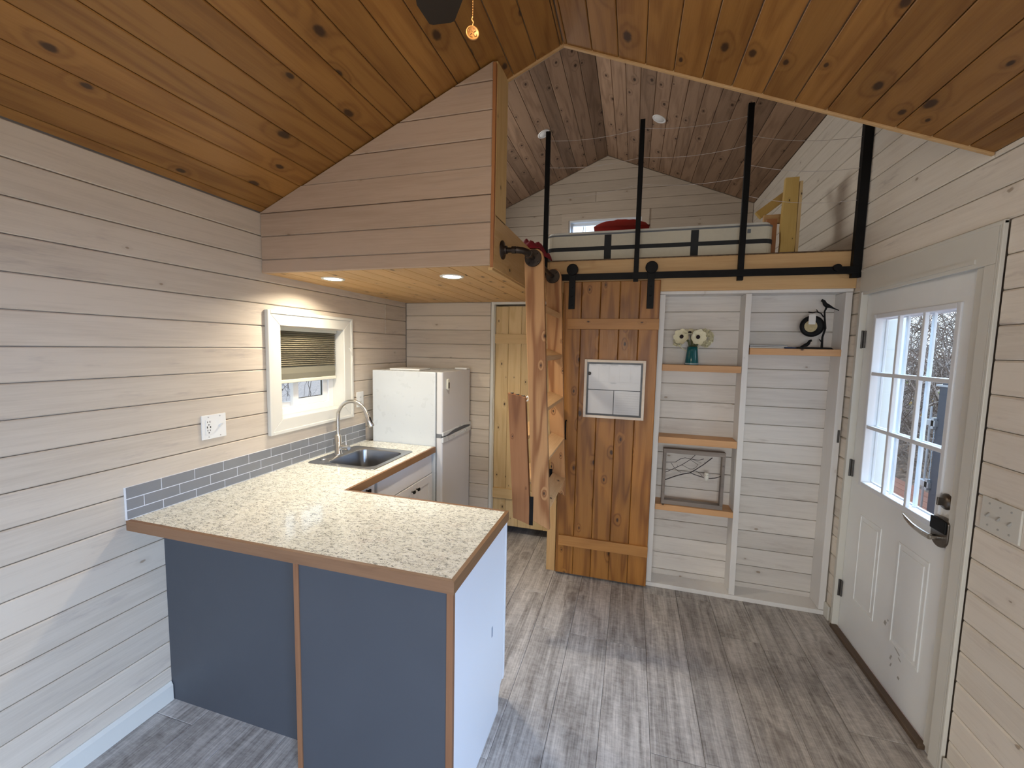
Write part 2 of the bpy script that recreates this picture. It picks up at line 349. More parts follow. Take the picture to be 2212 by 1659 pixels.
def thing(name, loc, label, cat, group=None):
    o = bpy.data.objects.new(name, None); COL.objects.link(o); o.location = loc; o.empty_display_size = .05
    o['label'] = label; o['category'] = cat
    if group: o['group'] = group
    return o
def tag(o, label, cat, group=None):
    o['label'] = label; o['category'] = cat
    if group: o['group'] = group
    return o
def struct(o, label=None, cat=None):
    o['kind'] = 'structure'
    if label: o['label'] = label
    if cat: o['category'] = cat
    return o
def stuff(o, label, cat=None):
    o['kind'] = 'stuff'; o['label'] = label
    if cat: o['category'] = cat
    return o

# ---- boards clipped to a convex region
def clip(poly, n, c):                       # keep n.p <= c
    out = []
    for i in range(len(poly)):
        p, q = poly[i], poly[(i+1) % len(poly)]; dp = n[0]*p[0]+n[1]*p[1]-c; dq = n[0]*q[0]+n[1]*q[1]-c
        if dp <= 0: out.append(p)
        if (dp < 0 < dq) or (dq < 0 < dp):
            t = dp/(dp-dq); out.append((p[0]+(q[0]-p[0])*t, p[1]+(q[1]-p[1])*t))
    return out
def area2(p): return sum(p[i][0]*p[(i+1) % len(p)][1]-p[(i+1) % len(p)][0]*p[i][1] for i in range(len(p)))/2
def dedup(p):
    o = []
    for q in p:
        if not o or math.hypot(q[0]-o[-1][0], q[1]-o[-1][1]) > 1e-5: o.append(q)
    if len(o) > 1 and math.hypot(o[0][0]-o[-1][0], o[0][1]-o[-1][1]) < 1e-5: o.pop()
    return o
def inset(poly, d):
    if area2(poly) < 0: poly = poly[::-1]
    n = len(poly); big = poly
    for i in range(n):
        p, q = poly[i], poly[(i+1) % n]; L = math.hypot(q[0]-p[0], q[1]-p[1])
        nx, ny = (q[1]-p[1])/L, -(q[0]-p[0])/L
        big = clip(big, (nx, ny), nx*p[0]+ny*p[1]-d)
        if len(big) < 3: return None
    return dedup(big)
def board(outer, fr, mat, parent, ch=.004, gap=.0015, t=.015, name='plank'):
    O, u, v, nn = fr
    outer = dedup(outer)
    if len(outer) < 3 or abs(area2(outer)) < 2e-4: return None
    a = inset(outer, gap)
    if not a or len(a) < 3: return None
    b = inset(a, ch)
    if not b or len(b) != len(a): b = None
    P = lambda p, c: O+u*p[0]+v*p[1]+nn*c
    n = len(a); m = MB()
    if b:
        vs = [P(p, -t) for p in a]+[P(p, -ch) for p in a]+[P(p, 0) for p in b]
        fs = [list(range(2*n, 3*n))]+[(i+k*n, (i+1) % n+k*n, (i+1) % n+(k+1)*n, i+(k+1)*n) for k in (0, 1) for i in range(n)]
    else:
        vs = [P(p, -t) for p in a]+[P(p, 0) for p in a]; fs = [list(range(n, 2*n))]+[(i, (i+1) % n, (i+1) % n+n, i+n) for i in range(n)]
    fs.append(list(range(n))[::-1])
    return m.add(vs, fs).build(name, mat, parent)
def boards(parent, fr, region, start, pitch, mat, holes=(), joints={}, **kw):
    b0 = min(p[1] for p in region); b1 = max(p[1] for p in region); a0 = min(p[0] for p in region); a1 = max(p[0] for p in region)
    k = math.floor((b0-start)/pitch)
    while start+k*pitch < b1-1e-4:
        lo, hi = max(b0, start+k*pitch), min(b1, start+(k+1)*pitch)
        cuts = [(h[0], h[1]) for h in holes if min(hi, h[3])-max(lo, h[2]) > .012]
        segs = [(a0, a1)]
        for c0, c1 in cuts:
            ns = []
            for s0, s1 in segs:
                if c1 <= s0 or c0 >= s1: ns.append((s0, s1)); continue
                if c0 > s0: ns.append((s0, c0))
                if c1 < s1: ns.append((c1, s1))
            segs = ns
        for j in joints.get(k, ()):
            segs = [q for s0, s1 in segs for q in (((s0, j), (j, s1)) if s0 < j < s1 else ((s0, s1),))]
        for s0, s1 in segs:
            poly = region
            for n, c in (((-1, 0), -s0), ((1, 0), s1), ((0, -1), -lo), ((0, 1), hi)): poly = clip(poly, n, c)
            if len(poly) >= 3: board(poly, fr, mat, parent, **kw)
        k += 1
def frame(O, u, v, n): return (Vector(O), Vector(u), Vector(v), Vector(n))

# ------------------------------------------------------------------ dimensions (metres)
WR = 3.314; Y1 = 1.914; YE = 2.085; Y2 = 3.484; YH = 3.05; YL = 5.585; YF = -2.6; XT = 1.381; ZS = 2.083
XR = 1.654; ZR = 3.128; zl = lambda x: 2.415+(ZR-2.415)/XR*x; zr = lambda x: ZR+(2.463-ZR)/(WR-XR)*(x-XR)
LR = 4.125; lk = .415; XLR = 1.628

# ------------------------------------------------------------------ floor
fl = struct(Box('floor', 'closet_dark', None, -.02, WR+.02, YF, 5.6, -.12, -.012), 'floor of grey oak vinyl planks', 'floor')
xs0 = 1.745; pw = .2165
for i in range(-9, 8):
    x0, x1 = xs0+i*pw, xs0+(i+1)*pw
    x0, x1 = max(0., x0), min(WR, x1)
    if x1-x0 < .01: continue
    j = {-1: 2.37, 0: 2.372, 1: 1.15, 2: 2.95, 3: 1.75, 4: 2.62, 5: 1.35, -2: 1.5, 6: 2.1}.get(i, 1+.37*((i*7) % 5))
    ys = [YF]+[y for y in (j-2.44, j-1.22, j, j+1.22) if YF+.1 < y < 4.4]+[4.4]
    for ya, yb in zip(ys, ys[1:]):
        board([(x0, ya), (x1, ya), (x1, yb), (x0, yb)], frame((0, 0, 0), (1, 0, 0), (0, 1, 0), (0, 0, 1)), M['floor'], fl, ch=.0016, gap=.0007, t=.012, name='floor_plank')

# ------------------------------------------------------------------ left wall
WY0, WY1, WZ0, WZ1 = 2.018, 2.59, 1.234, 1.796
m = MB(); m.box(-.13, -.016, YF, WY0-.012, 0, 2.5).box(-.13, -.016, WY1+.012, 3.6, 0, 2.5).box(-.13, -.016, WY0-.012, WY1+.012, 0, WZ0-.012).box(-.13, -.016, WY0-.012, WY1+.012, WZ1+.012, 2.5)
m.box(-.13, -.016, Y1, 3.15, 2.5, 3.5).box(-.13, -.016, 4.35, YL+.1, 2.5, 3.5).box(-.13, -.016, 3.15, 4.35, 2.5, 2.74).box(-.13, -.016, 3.15, 4.35, 3.30, 3.5)
wl = struct(m.build('wall_left', 'rough_wall'), 'long left wall of whitewashed boards', 'wall')
boards(wl, frame((0, 0, 0), (0, 1, 0), (0, 0, 1), (1, 0, 0)), [(YF, .0), (3.484, .0), (3.484, 2.415), (YF, 2.415)], .0325, .12535, M['wash_y'], holes=[(WY0-.005, WY1+.005, WZ0, WZ1)], joints={14: (3.14,), 15: (3.142,), 2: (.2,), 6: (-.9,)})
bb = MB().prism([(0, 0), (.016, 0), (.016, .075), (.006, .092), (0, .092)], 'Y', YF, 1.335).build('baseboard_left', 'trim_white'); struct(bb, 'white baseboard along the left wall', 'baseboard')

# window in the left wall
w1 = struct(MB().add([(0, 0, 0)], []).build('window_1', 'trim_white'), 'small square kitchen window with cream casing', 'window')
w1.location = (0, 0, 0)
cw = .088
def casing_board(poly, parent, x=0.0, t=.018, name='casing'):   # mitred casing in the YZ plane, facing +X
    a = MB().prism(poly, 'X', x, x+t); return a.build(name, 'trim_white', parent, .003)
oy0, oy1, oz0, oz1 = 1.928, 2.678, 1.150, 1.878
for poly in ([(oy0, oz0), (WY0, WZ0), (WY0, WZ1), (oy0, oz1)], [(WY1, WZ0), (oy1, oz0), (oy1, oz1), (WY1, WZ1)], [(oy0, oz1), (WY0, WZ1), (WY1, WZ1), (oy1, oz1)], [(oy0, oz0), (oy1, oz0), (WY1, WZ0), (WY0, WZ0)]):
    casing_board(poly, w1)
def ring_yz(m, x0, x1, ya, yb, za, zb, w):
    m.box(x0, x1, ya, ya+w, za, zb); m.box(x0, x1, yb-w, yb, za, zb); m.box(x0, x1, ya+w, yb-w, za, za+w); m.box(x0, x1, ya+w, yb-w, zb-w, zb)
    return m
ring_yz(MB(), 0, .025, oy0-.004, oy1+.004, oz0-.004, oz1+.004, .020).build('back_band', 'trim_white', w1, .003)
ring_yz(MB(), -.13, .001, WY0-.012, WY1+.012, WZ0-.012, WZ1+.012, .012).build('reveal', 'trim_white', w1)
ring_yz(MB(), -.13, -.085, WY0, WY1, WZ0, WZ1, .045).build('window_frame', 'white_paint', w1, .002)
fs = MB(); ring_yz(fs, -.125, -.098, 2.225, 2.545, 1.279, 1.751, .045); s1 = fs.build('sash', 'white_paint', w1, .002)
fs = MB(); ring_yz(fs, -.150, -.127, 2.063, 2.30, 1.279, 1.751, .03); s2 = fs.build('sash', 'white_paint', w1, .002)
Box('pane', 'glass', s1, -.113, -.109, 2.27, 2.50, 1.324, 1.706)
Box('pane', 'glass', s2, -.141, -.137, 2.093, 2.27, 1.309, 1.721)
ring_yz(MB(), -.116, -.106, 2.266, 2.504, 1.320, 1.710, .008).build('gasket', 'slot', s1)

bl = thing('cellular_shade', (-.05, 2.30, 1.79), 'taupe honeycomb shade half lowered in the small kitchen window', 'blind')
Box('headrail', 'rail', bl, -.078, -.035, 2.03, 2.578, 1.768, 1.794, .003)
zt, zb_, n = 1.768, 1.545, 17
for i in range(n):
    za = zt-(zt-zb_)*i/n; zc = zt-(zt-zb_)*(i+1)/n; zm = (za+zc)/2
    MB().prism([(-.060, zc), (-.044, zm), (-.060, za), (-.072, zm)], 'Y', 2.034, 2.574).build('pleat', 'shade', bl)
MB().prism([(-.066, 1.462), (-.052, 1.462), (-.048, 1.50), (-.053, 1.545), (-.066, 1.545)], 'Y', 2.034, 2.574).build('stacked_fabric', 'shade_low', bl, .003)
Box('bottom_rail', 'rail', bl, -.072, -.046, 2.030, 2.578, 1.440, 1.463, .004)
ck = thing('shade_cord_hook', (.02, 2.66, 1.60), 'bent clear cord hook on the right casing of the kitchen window', 'hook')
MB().tube([(.02, 2.640, 1.665), (.03, 2.642, 1.65), (.032, 2.650, 1.628), (.024, 2.66, 1.612), (.03, 2.672, 1.60)], .0022, 6).build('wire', 'plastic', ck)
MB().tube([(.03, 2.672, 1.60), (.026, 2.668, 1.57), (.028, 2.674, 1.55)], .0015, 6).build('cord_end', 'plastic', ck)

# ------------------------------------------------------------------ right wall
DY0, DY1, DZ = 2.100, 2.930, 2.050
RWY0, RWY1, RWZ0, RWZ1 = -1.75, -.45, .9, 2.0
m = MB()
for a, b, c, d in ((YF, RWY0, 0, 2.5), (RWY0, RWY1, 0, RWZ0), (RWY0, RWY1, RWZ1, 2.5), (RWY1, DY0, 0, 2.5), (DY0, DY1, DZ, 2.5), (DY1, YL+.1, 0, 2.5), (YE, YL+.1, 2.5, 3.5)):
    m.box(WR+.016, WR+.13, a, b, c, d)
wr = struct(m.build('wall_right', 'rough_wall'), 'right wall of whitewashed boards with the entry door', 'wall')
FRr = frame((WR, 0, 0), (0, 1, 0), (0, 0, 1), (-1, 0, 0))
boards(wr, FRr, [(YF, 0.), (YL, 0.), (YL, 2.444), (YF, 2.444)], .162-.1268*2, .1268, M['wash_right_lit'], holes=[(1.977, 2.968, 0, 2.150), (RWY0, RWY1, RWZ0, RWZ1)], ch=.006)
boards(wr, FRr, [(YE, 2.4444), (YL, 2.4444), (YL, 3.425), (YE, 3.425)], .162-.1268*2, .1268, M['wash_right_lit'])
boards(wr, FRr, [(YF, 2.4444), (YE, 2.4444), (YE, 2.47), (YF, 2.47)], .162-.1268*2, .1268, M['wash_right_lit'])
bb = Box('baseboard_right', 'trim_white', None, WR-.016, WR, YF, 1.965, 0, .092, .003); struct(bb, 'white baseboard right of the entry door', 'baseboard')
bb = Box('baseboard_right', 'trim_white', None, WR-.016, WR, 2.985, 3.05, 0, .092, .003); struct(bb, 'short white baseboard piece left of the entry door', 'baseboard')

# entry door casing
tr = struct(MB().prism([(2.000, DZ-.012), (2.965, DZ-.012), (2.965, 2.188), (2.0, 2.188)], 'X', WR-.012, WR+.001).build('trim_1', 'trim_white', None, .003), 'cream casing around the entry door', 'door casing')
Box('side_casing', 'trim_white', tr, WR-.012, WR+.001, 1.999, 2.052, 0, DZ-.012, .003)
Box('side_casing', 'trim_white', tr, WR-.012, WR+.001, 2.935, 2.965, 0, DZ-.012, .003)
for i, (a, b) in enumerate(((1.977, 1.987), (1.989, 1.997))): Box('moulding_strip', 'trim_white', tr, WR-.0145+.001*i, WR, a, b, 0, 2.188, .002)
Box('moulding_strip', 'trim_white', tr, WR-.014, WR, 1.977, 2.965, 2.176, 2.190, .002)
Box('jamb', 'trim_white', tr, WR-.018, WR+.13, 2.925, 2.936, 0, DZ+.01)
Box('jamb', 'trim_white', tr, WR+.001, WR+.13, 2.04, 2.103, 0, DZ+.01)
Box('jamb', 'trim_white', tr, WR-.018, WR+.13, 2.094, 2.936, DZ+.004, DZ+.02)
Box('weatherstrip', 'slot', tr, WR+.002, WR+.014, 2.104, 2.925, DZ-.006, DZ+.004)
struct(Box('trim_2', 'threshold', None, WR-.024, WR+.012, 2.09, 2.935, 0, .022, .004), 'dark brown threshold strip under the entry door', 'threshold')

# entry door
XD = 3.330
LY = (2.212, 2.412, 2.604, 2.800); LZ = (.975, 1.287, 1.588, 1.888)
m = MB(); a0, a1, b0, b1 = LY[0]-.01, LY[3]+.01, LZ[0]-.01, LZ[3]+.01
m.box(XD, XD+.044, 2.106, a0, .015, DZ-.004).box(XD, XD+.044, a1, 2.922, .015, DZ-.004).box(XD, XD+.044, a0, a1, .015, b0).box(XD, XD+.044, a0, a1, b1, DZ-.004)
d1 = struct(m.build('door_1', 'door_paint'), 'white entry door with nine window panes over two raised panels', 'door')
ring_yz(MB(), XD-.008, XD+.05, a0-.022, a1+.022, b0-.022, b1+.022, .026).build('lite_frame', 'muntin', d1, .004)
for xa, xb in ((XD-.004, XD+.013), (XD+.032, XD+.044)):
    for y in LY[1:3]: Box('muntin', 'muntin', d1, xa, xb, y-.010, y+.010, LZ[0]-.01, LZ[3]+.01, .003)
    for z in LZ[1:3]: Box('muntin', 'muntin', d1, xa-.0005, xb-.0005, LY[0]-.01, LY[3]+.01, z-.010, z+.010, .003)
ring_yz(MB(), XD+.040, XD+.054, a0-.02, a1+.02, b0-.02, b1+.02, .03).build('outer_lite_frame', 'muntin', d1, .003)
for i in range(3):
    for j in range(3): Box('pane', 'glass', d1, XD+.021, XD+.025, LY[i]+.008, LY[i+1]-.008, LZ[j]+.008, LZ[j+1]-.008)
for ya, yb in ((2.205, 2.425), (2.575, 2.785)):
    za, zb2 = .272, .785
    rp = ring_yz(MB(), XD-.004, XD+.001, ya, yb, za, zb2, .011).build('panel_moulding', 'door_paint', d1, .002)
    Box('raised_panel', 'door_paint', d1, XD-.004, XD+.001, ya+.03, yb-.03, za+.03, zb2-.03, .0035)
for z in (1.782, 1.018, .264):
    h = Box('hinge', 'hinge', d1, XD-.010, XD-.001, 2.905, 2.930, z-.05, z+.05, .002)
    MB().tube([(XD-.012, 2.926, z-.052), (XD-.012, 2.926, z+.052)], .006, 8).build('hinge_pin', 'hinge', h)
lk_ = MB().lathe([(.034, 0), (.034, .006), (.028, .014), (.016, .018)], (XD, 2.146, 1.085), ((0, 1, 0), (0, 0, 1), (-1, 0, 0)), 24).build('deadbolt', 'bronze', d1)
Box('thumb_turn', 'bronze', lk_, XD-.036, XD-.016, 2.142, 2.150, 1.068, 1.102, .002)
kp = MB(); prof = []
for i in range(13): a = PI*i/12; prof.append((2.140+.050*math.cos(a), .998+.022*math.sin(a)))
for i in range(13): a = PI+PI*i/12; prof.append((2.140+.050*math.cos(a), .935+.045*math.sin(a)))
kpo = kp.prism(prof, 'X', XD-.022, XD).build('keypad_lock', 'bronze', d1, .003)
Box('keypad_cover', 'black', kpo, XD-.030, XD-.020, 2.095, 2.186, .958, 1.012, .004)
lv = MB().tube([(XD-.02, 2.138, .932), (XD-.055, 2.138, .932)], .011, 12)
lv.tube([(XD-.055, 2.130, .932), (XD-.056, 2.17, .930), (XD-.056, 2.22, .932)], [.012, .0115, .010], 12)
lv.tube([(XD-.056, 2.22, .932), (XD-.060, 2.245, .938), (XD-.066, 2.275, .953), (XD-.066, 2.302, .966)], [.010, .009, .007, .002], 12).build('lever', 'nickel', kpo)

for y, z, a, b in ((2.47, .335, .008, .010), (2.45, .36, .004, .004), (2.36, .262, .022, .003), (2.335, .235, .010, .003), (2.40, .20, .004, .012), (2.395, .165, .003, .010), (2.33, .145, .006, .006)):
    MB().obb((XD-.0002, y, z), Vector((.0004, 0, 0)), Vector((0, a, a*.4)), Vector((0, -b*.4, b))).build('scuff', 'screw', d1)

# switch plate on the right wall
sp = thing('switch_plate', (WR, 1.86, 1.12), 'cream painted triple switch plate on the wall right of the entry door', 'light switch')
Box('plate', 'trim_white', sp, WR-.007, WR, 1.775, 1.940, 1.062, 1.184, .002)
for y in (1.812, 1.858, 1.904):
    MB().prism([(WR-.007, 1.118), (WR-.016, 1.114), (WR-.017, 1.119), (WR-.007, 1.130)], 'Y', y-.0035, y+.0035).build('toggle', 'screw', sp)
    for dz in (-.04, .04): MB().lathe([(.0035, 0), (.0035, .002)], (WR-.009, y, 1.123+dz), 'X', 10).build('screw', 'screw', sp)

# ------------------------------------------------------------------ kitchen back wall, closet, bathroom partition
CX0, CX1, CZ = .862, 1.445, 2.062
m = MB().box(-.02, CX0, Y2+.016, Y2+.11, 0, 2.3).box(CX1, 1.50, Y2+.016, Y2+.11, 0, 2.3).box(CX0, CX1, Y2+.016, Y2+.11, CZ, 2.3)
wb = struct(m.build('wall_back', 'rough_wall'), 'whitewashed board wall behind the refrigerator', 'wall')
boards(wb, frame((0, Y2, 0), (1, 0, 0), (0, 0, 1), (0, -1, 0)), [(0, 0), (1.46, 0), (1.46, ZS), (0, ZS)], .0714-.12635, .12635, M['wash_x'], holes=[(CX0-.03, 1.47, 0, CZ+.01)])
t3 = struct(Box('trim_3', 'trim_white', None, CX0-.026, CX0, Y2-.006, Y2+.06, 0, CZ+.02, .002), 'white trim around the closet door opening', 'door trim')
Box('head_trim', 'trim_white', t3, CX0-.026, 1.46, Y2-.0055, Y2+.0595, CZ, CZ+.022, .002)
Box('inner_bead', 'trim_white', t3, CX0-.002, CX0+.006, Y2+.010, Y2+.058, 0, CZ, .002)
cd = thing('door_2', (1.15, Y2+.03, .08), 'pale pine plank closet door beside the refrigerator, partly behind the ladder', 'door')
cd['kind'] = 'structure'
for i in range(5):
    x0 = CX0+.006+i*.1175; board([(x0, .082), (x0+.1175, .082), (x0+.1175, CZ-.012), (x0, CZ-.012)], frame((0, Y2+.030, 0), (1, 0, 0), (0, 0, 1), (0, -1, 0)), M['closet_z'], cd, ch=.003, gap=.0008, t=.02)
for z0, z1 in ((1.726, 1.810), (.340, .430)):
    Box('batten', 'closet_x', cd, CX0+.006, CX0+.594, Y2+.012, Y2+.030, z0, z1, .002)
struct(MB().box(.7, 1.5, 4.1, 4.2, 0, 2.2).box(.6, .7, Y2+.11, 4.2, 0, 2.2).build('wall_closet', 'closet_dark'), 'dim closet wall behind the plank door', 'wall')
struct(Box('wall_bathroom', 'wash_y', None, 1.475, 1.52, 3.09, 4.2, 0, 2.095), 'narrow side wall between ladder corner and barn door', 'wall')
struct(Box('trim_4', 'post_z', None, 1.465, 1.532, 3.035, 3.095, 0, 2.095, .003), 'light pine corner post behind the ladder', 'corner post')
struct(Box('baseboard_back', 'trim_white', None, 1.452, 1.4745, 3.10, 3.45, 0, .085, .003), 'short white baseboard behind the pine corner post', 'baseboard')
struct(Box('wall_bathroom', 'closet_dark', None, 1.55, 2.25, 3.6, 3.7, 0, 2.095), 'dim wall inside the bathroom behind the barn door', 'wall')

# ------------------------------------------------------------------ upper partition over the kitchen
m = MB().prism([(0, ZS+.016), (XT-.012, ZS+.016), (XT-.012, zl(XT)-.01), (0, 2.41)], 'Y', Y1+.016, YE-.01)
wp = struct(m.build('wall_upper', 'rough_wall'), 'rosy whitewashed gable boards above the kitchen', 'wall')
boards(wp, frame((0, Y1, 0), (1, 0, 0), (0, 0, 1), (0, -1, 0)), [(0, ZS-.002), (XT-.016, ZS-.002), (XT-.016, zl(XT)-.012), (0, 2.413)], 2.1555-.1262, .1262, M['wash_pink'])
struct(Box('trim_5', 'orange_z', None, XT-.016, XT-.001, Y1-.006, Y1+.014, 2.070, 2.985, .001), 'orange brown edge strip of the upper wall', 'edge strip')
struct(MB().prism([(Y1+.014, 2.31), (YE+.012, 2.31), (YE+.012, 3.02), (Y1+.014, 3.00)], 'X', XT-.02, XT).build('trim_6', 'beam_z', None, .002), 'pale pine end board at the loft opening', 'end board')
struct(MB().prism([(Y1-.002, 2.069), (3.05, 2.069), (3.05, 2.318), (Y1+.19, 2.318), (Y1+.014, 2.318)], 'X', XT-.02, XT).build('trim_7', 'beam_y', None, .002), 'pine fascia board along the loft side above the ladder', 'fascia board')
Box('bottom_bead', 'beam_y', bpy.data.objects['trim_7'], XT-.028, XT-.005, Y1, 3.05, 2.058, 2.072, .002)

# soffit and loft floor
sf = struct(MB().box(0, XT-.02, Y1+.01, 3.48, ZS+.016, 2.30).box(XT-.02, WR, YH+.05, YL, 2.10, 2.30).build('ceiling', 'rough_wall'), 'pine board soffit over the kitchen with two lit lights', 'ceiling')
boards(sf, frame((0, 0, ZS), (0, 1, 0), (1, 0, 0), (0, 0, -1)), [(Y1, 0), (Y2, 0), (Y2, XT-.02), (Y1, XT-.02)], .02, .1245, M['soffit'], ch=.003)
struct(Box('ceiling', 'soffit', None, XT-.02, 1.475, 3.10, Y2, ZS-.005, ZS+.012), 'small pine soffit strip behind the ladder', 'ceiling')

# ------------------------------------------------------------------ main ceiling
m = MB(); t = .05
m.prism([(-.02, zl(-.02)+.016), (XR, ZR+.016), (WR+.02, zr(WR+.02)+.016), (WR+.02, zr(WR)+.1), (XR, ZR+.1), (-.02, 2.415+.1)], 'Y', YF, YE-.002)
cm = struct(m.build('ceiling', 'rough_wall'), 'vaulted pine board ceiling of the main room', 'ceiling')
ul = Vector((XR, 0, ZR-2.415)); Ll = ul.length; ul.normalize()
boards(cm, (Vector((0, 0, 2.415)), Vector((0, 1, 0)), ul, Vector((ul.z, 0, -ul.x))), [(YF, 0), (YE, 0), (YE, Ll), (YF, Ll)], .045*1.08, .1142*1.087, M['pine_y'], ch=.003, joints={2: (-.8,), 7: (.35,), 10: (-1.2,), 12: (.1,)})
ur = Vector((WR-XR, 0, 2.463-ZR)); Lr = ur.length; ur.normalize()
boards(cm, (Vector((XR, 0, ZR)), Vector((0, 1, 0)), ur, Vector((ur.z, 0, -ur.x))), [(YF, 0), (YE, 0), (YE, Lr), (YF, Lr)], .018, .1207*1.073, M['pine_y'], ch=.003, joints={3: (-.5,), 8: (.6,), 11: (-1.4,)})
# strip along the cut edge of the main ceiling
def slope_strip(x0, x1, f, y0, y1, d0, d1): return MB().prism([(x0, f(x0)-d1), (x1, f(x1)-d1), (x1, f(x1)-d0), (x0, f(x0)-d0)], 'Y', y0, y1)
te = struct(slope_strip(XT, XR, zl, YE-.004, YE+.012, -.03, .008).build('trim_8', 'beam', None, .002), 'thin pine strip along the front edge of the main ceiling', 'ceiling edge strip')
slope_strip(XR, WR, zr, YE-.004, YE+.012, -.03, .008).build('edge_strip', 'beam', te, .002)
# bulkhead between the two roofs
lz = lambda x: LR-lk*abs(x-XLR)
struct(MB().add(*(lambda P: (P, [(0, 1, 2, 3), (3, 2, 4, 5)]))([(-.02, YE+.02, zl(0)), (XR, YE+.02, ZR+.01), (XR, YE+.02, lz(XR)), (-.02, YE+.02, lz(0)), (WR+.02, YE+.02, lz(WR)), (WR+.02, YE+.02, zr(WR))])).build('wall_bulkhead', 'rough_wall'), 'board bulkhead above the main ceiling edge', 'wall')
bk = bpy.data.objects['wall_bulkhead']
bk.data.clear_geometry(); bmx = MB().prism([(-.02, zl(0)), (XR, ZR+.02), (XR, lz(XR)), (-.02, lz(0))], 'Y', YE, YE+.05).prism([(XR, ZR+.02), (WR+.02, zr(WR)+.02), (WR+.02, lz(WR)), (XR, lz(XR))], 'Y', YE, YE+.05)
bk.data.from_pydata(bmx.v, [], bmx.f); bk.data.update()

# ------------------------------------------------------------------ loft
m = MB().prism([(-.02, lz(0)+.016), (XLR, LR+.016), (WR+.02, lz(WR)+.016), (WR+.02, lz(WR)+.1), (XLR, LR+.1), (-.02, lz(0)+.1)], 'Y', YE+.01, YL+.1)
cl = struct(m.build('ceiling', 'rough_wall'), 'grey stained vaulted board ceiling over the loft', 'ceiling')
kk = math.hypot(1, lk); P45 = .134
boards(cl, (Vector((XLR, 0, LR)), Vector((0, 1, 0)), Vector((-1, 0, -lk))/kk, Vector((lk, 0, -1))/kk), [(YE+.05, 0), (YL, 0), (YL, XLR*kk), (YE+.05, XLR*kk)], 0, P45, M['loftceil'], ch=.003)
boards(cl, (Vector((XLR, 0, LR)), Vector((0, 1, 0)), Vector((1, 0, -lk))/kk, Vector((-lk, 0, -1))/kk), [(YE+.05, 0), (YL, 0), (YL, (WR-XLR)*kk), (YE+.05, (WR-XLR)*kk)], 0, P45, M['loftceil'], ch=.003)
LW = (1.160, 2.070, 3.08, 3.352)
m = MB().box(-.02, LW[0], YL+.016, YL+.12, 2.2, 4.2).box(LW[1], WR+.02, YL+.016, YL+.12, 2.2, 4.2).box(LW[0], LW[1], YL+.016, YL+.12, 2.2, LW[2]).box(LW[0], LW[1], YL+.016, YL+.12, LW[3], 4.2)
wlb = struct(m.build('wall_loft', 'rough_wall'), 'gable wall at the back of the loft', 'wall')
boards(wlb, frame((0, YL, 0), (1, 0, 0), (0, 0, 1), (0, -1, 0)), [(0, 2.3), (WR, 2.3), (WR, lz(WR)), (XLR, LR), (0, lz(0))], 2.30, .127, M['wash_loft'], holes=[LW], joints={10: (1.5,), 9: (.9,)})
w2 = struct(MB().box(LW[0]-.09, LW[0], YL-.016, YL, LW[2]-.09, LW[3]+.085).box(LW[1], LW[1]+.09, YL-.016, YL, LW[2]-.09, LW[3]+.085).box(LW[0], LW[1], YL-.016, YL, LW[3], LW[3]+.085).box(LW[0], LW[1], YL-.016, YL, LW[2]-.09, LW[2]).build('window_2', 'wash_loft'), 'low wide loft window with bright white frame', 'window')
def ring_xz(m, y0, y1, xa, xb, za, zb, w):
    m.box(xa, xa+w, y0, y1, za, zb); m.box(xb-w, xb, y0, y1, za, zb); m.box(xa+w, xb-w, y0, y1, za, za+w); m.box(xa+w, xb-w, y0, y1, zb-w, zb); return m
f2 = ring_xz(MB(), YL, YL+.09, LW[0], LW[1], LW[2], LW[3], .022).build('window_frame', 'muntin', w2)
ring_xz(MB(), YL+.055, YL+.085, LW[0]+.022, LW[1]-.022, LW[2]+.022, LW[3]-.022, .03).build('sash', 'muntin', w2)
Box('pane', 'glass', w2, LW[0]+.04, LW[1]-.04, YL+.066, YL+.070, LW[2]+.04, LW[3]-.04)

# loft front beam
lb = struct(Box('trim_9', 'beam', None, 1.43, WR, 3.022, 3.10, 2.216, 2.312, .003), 'pine loft beam above the barn door and shelves', 'beam')
Box('lower_board', 'beam', lb, 1.43, WR, 3.036, 3.10, 2.094, 2.214, .003)
Box('floor_edge', 'beam_y', lb, 1.382, WR, 3.03, 3.12, 2.3125, 2.322, .001)
Box('corner_block', 'beam', lb, 1.382, 1.43, 3.03, 3.10, 2.094, 2.312, .002)

# ------------------------------------------------------------------ built-in niche
wn = struct(Box('wall_niche', 'rough_wall', None, 2.19, WR+.016, 3.206, 3.29, 0, 2.10), 'whitewashed board back of the shelf niche', 'wall')
boards(wn, frame((0, 3.190, 0), (1, 0, 0), (0, 0, 1), (0, -1, 0)), [(2.2, .0), (2.745, .0), (2.745, 2.085), (2.2, 2.085)], .070-.12655, .12655, M['niche'], ch=.003)
boards(wn, frame((0, 3.190, 0), (1, 0, 0), (0, 0, 1), (0, -1, 0)), [(2.745, .0), (WR, .0), (WR, 2.085), (2.745, 2.085)], .064-.12655, .12655, M['niche'], ch=.003)
nf = thing('shelf_surround', (2.75, 3.12, 0), 'white painted two-bay open shelf surround beside the entry door', 'shelving')
Box('side_stud', 'niche_z', nf, 2.196, 2.232, 3.05, 3.19, .032, 2.072, .002)
MB().add([(2.738, 3.05, .032), (2.775, 3.05, .032), (2.757, 3.05, 2.072), (2.722, 3.05, 2.072), (2.738, 3.19, .032), (2.775, 3.19, .032), (2.757, 3.19, 2.072), (2.722, 3.19, 2.072)],
         [(0, 1, 2, 3), (7, 6, 5, 4), (0, 4, 5, 1), (1, 5, 6, 2), (2, 6, 7, 3), (3, 7, 4, 0)]).build('centre_stud', 'niche_z', nf, .002)
Box('side_stud', 'niche_z', nf, 3.270, 3.306, 3.05, 3.19, .032, 2.072, .002)
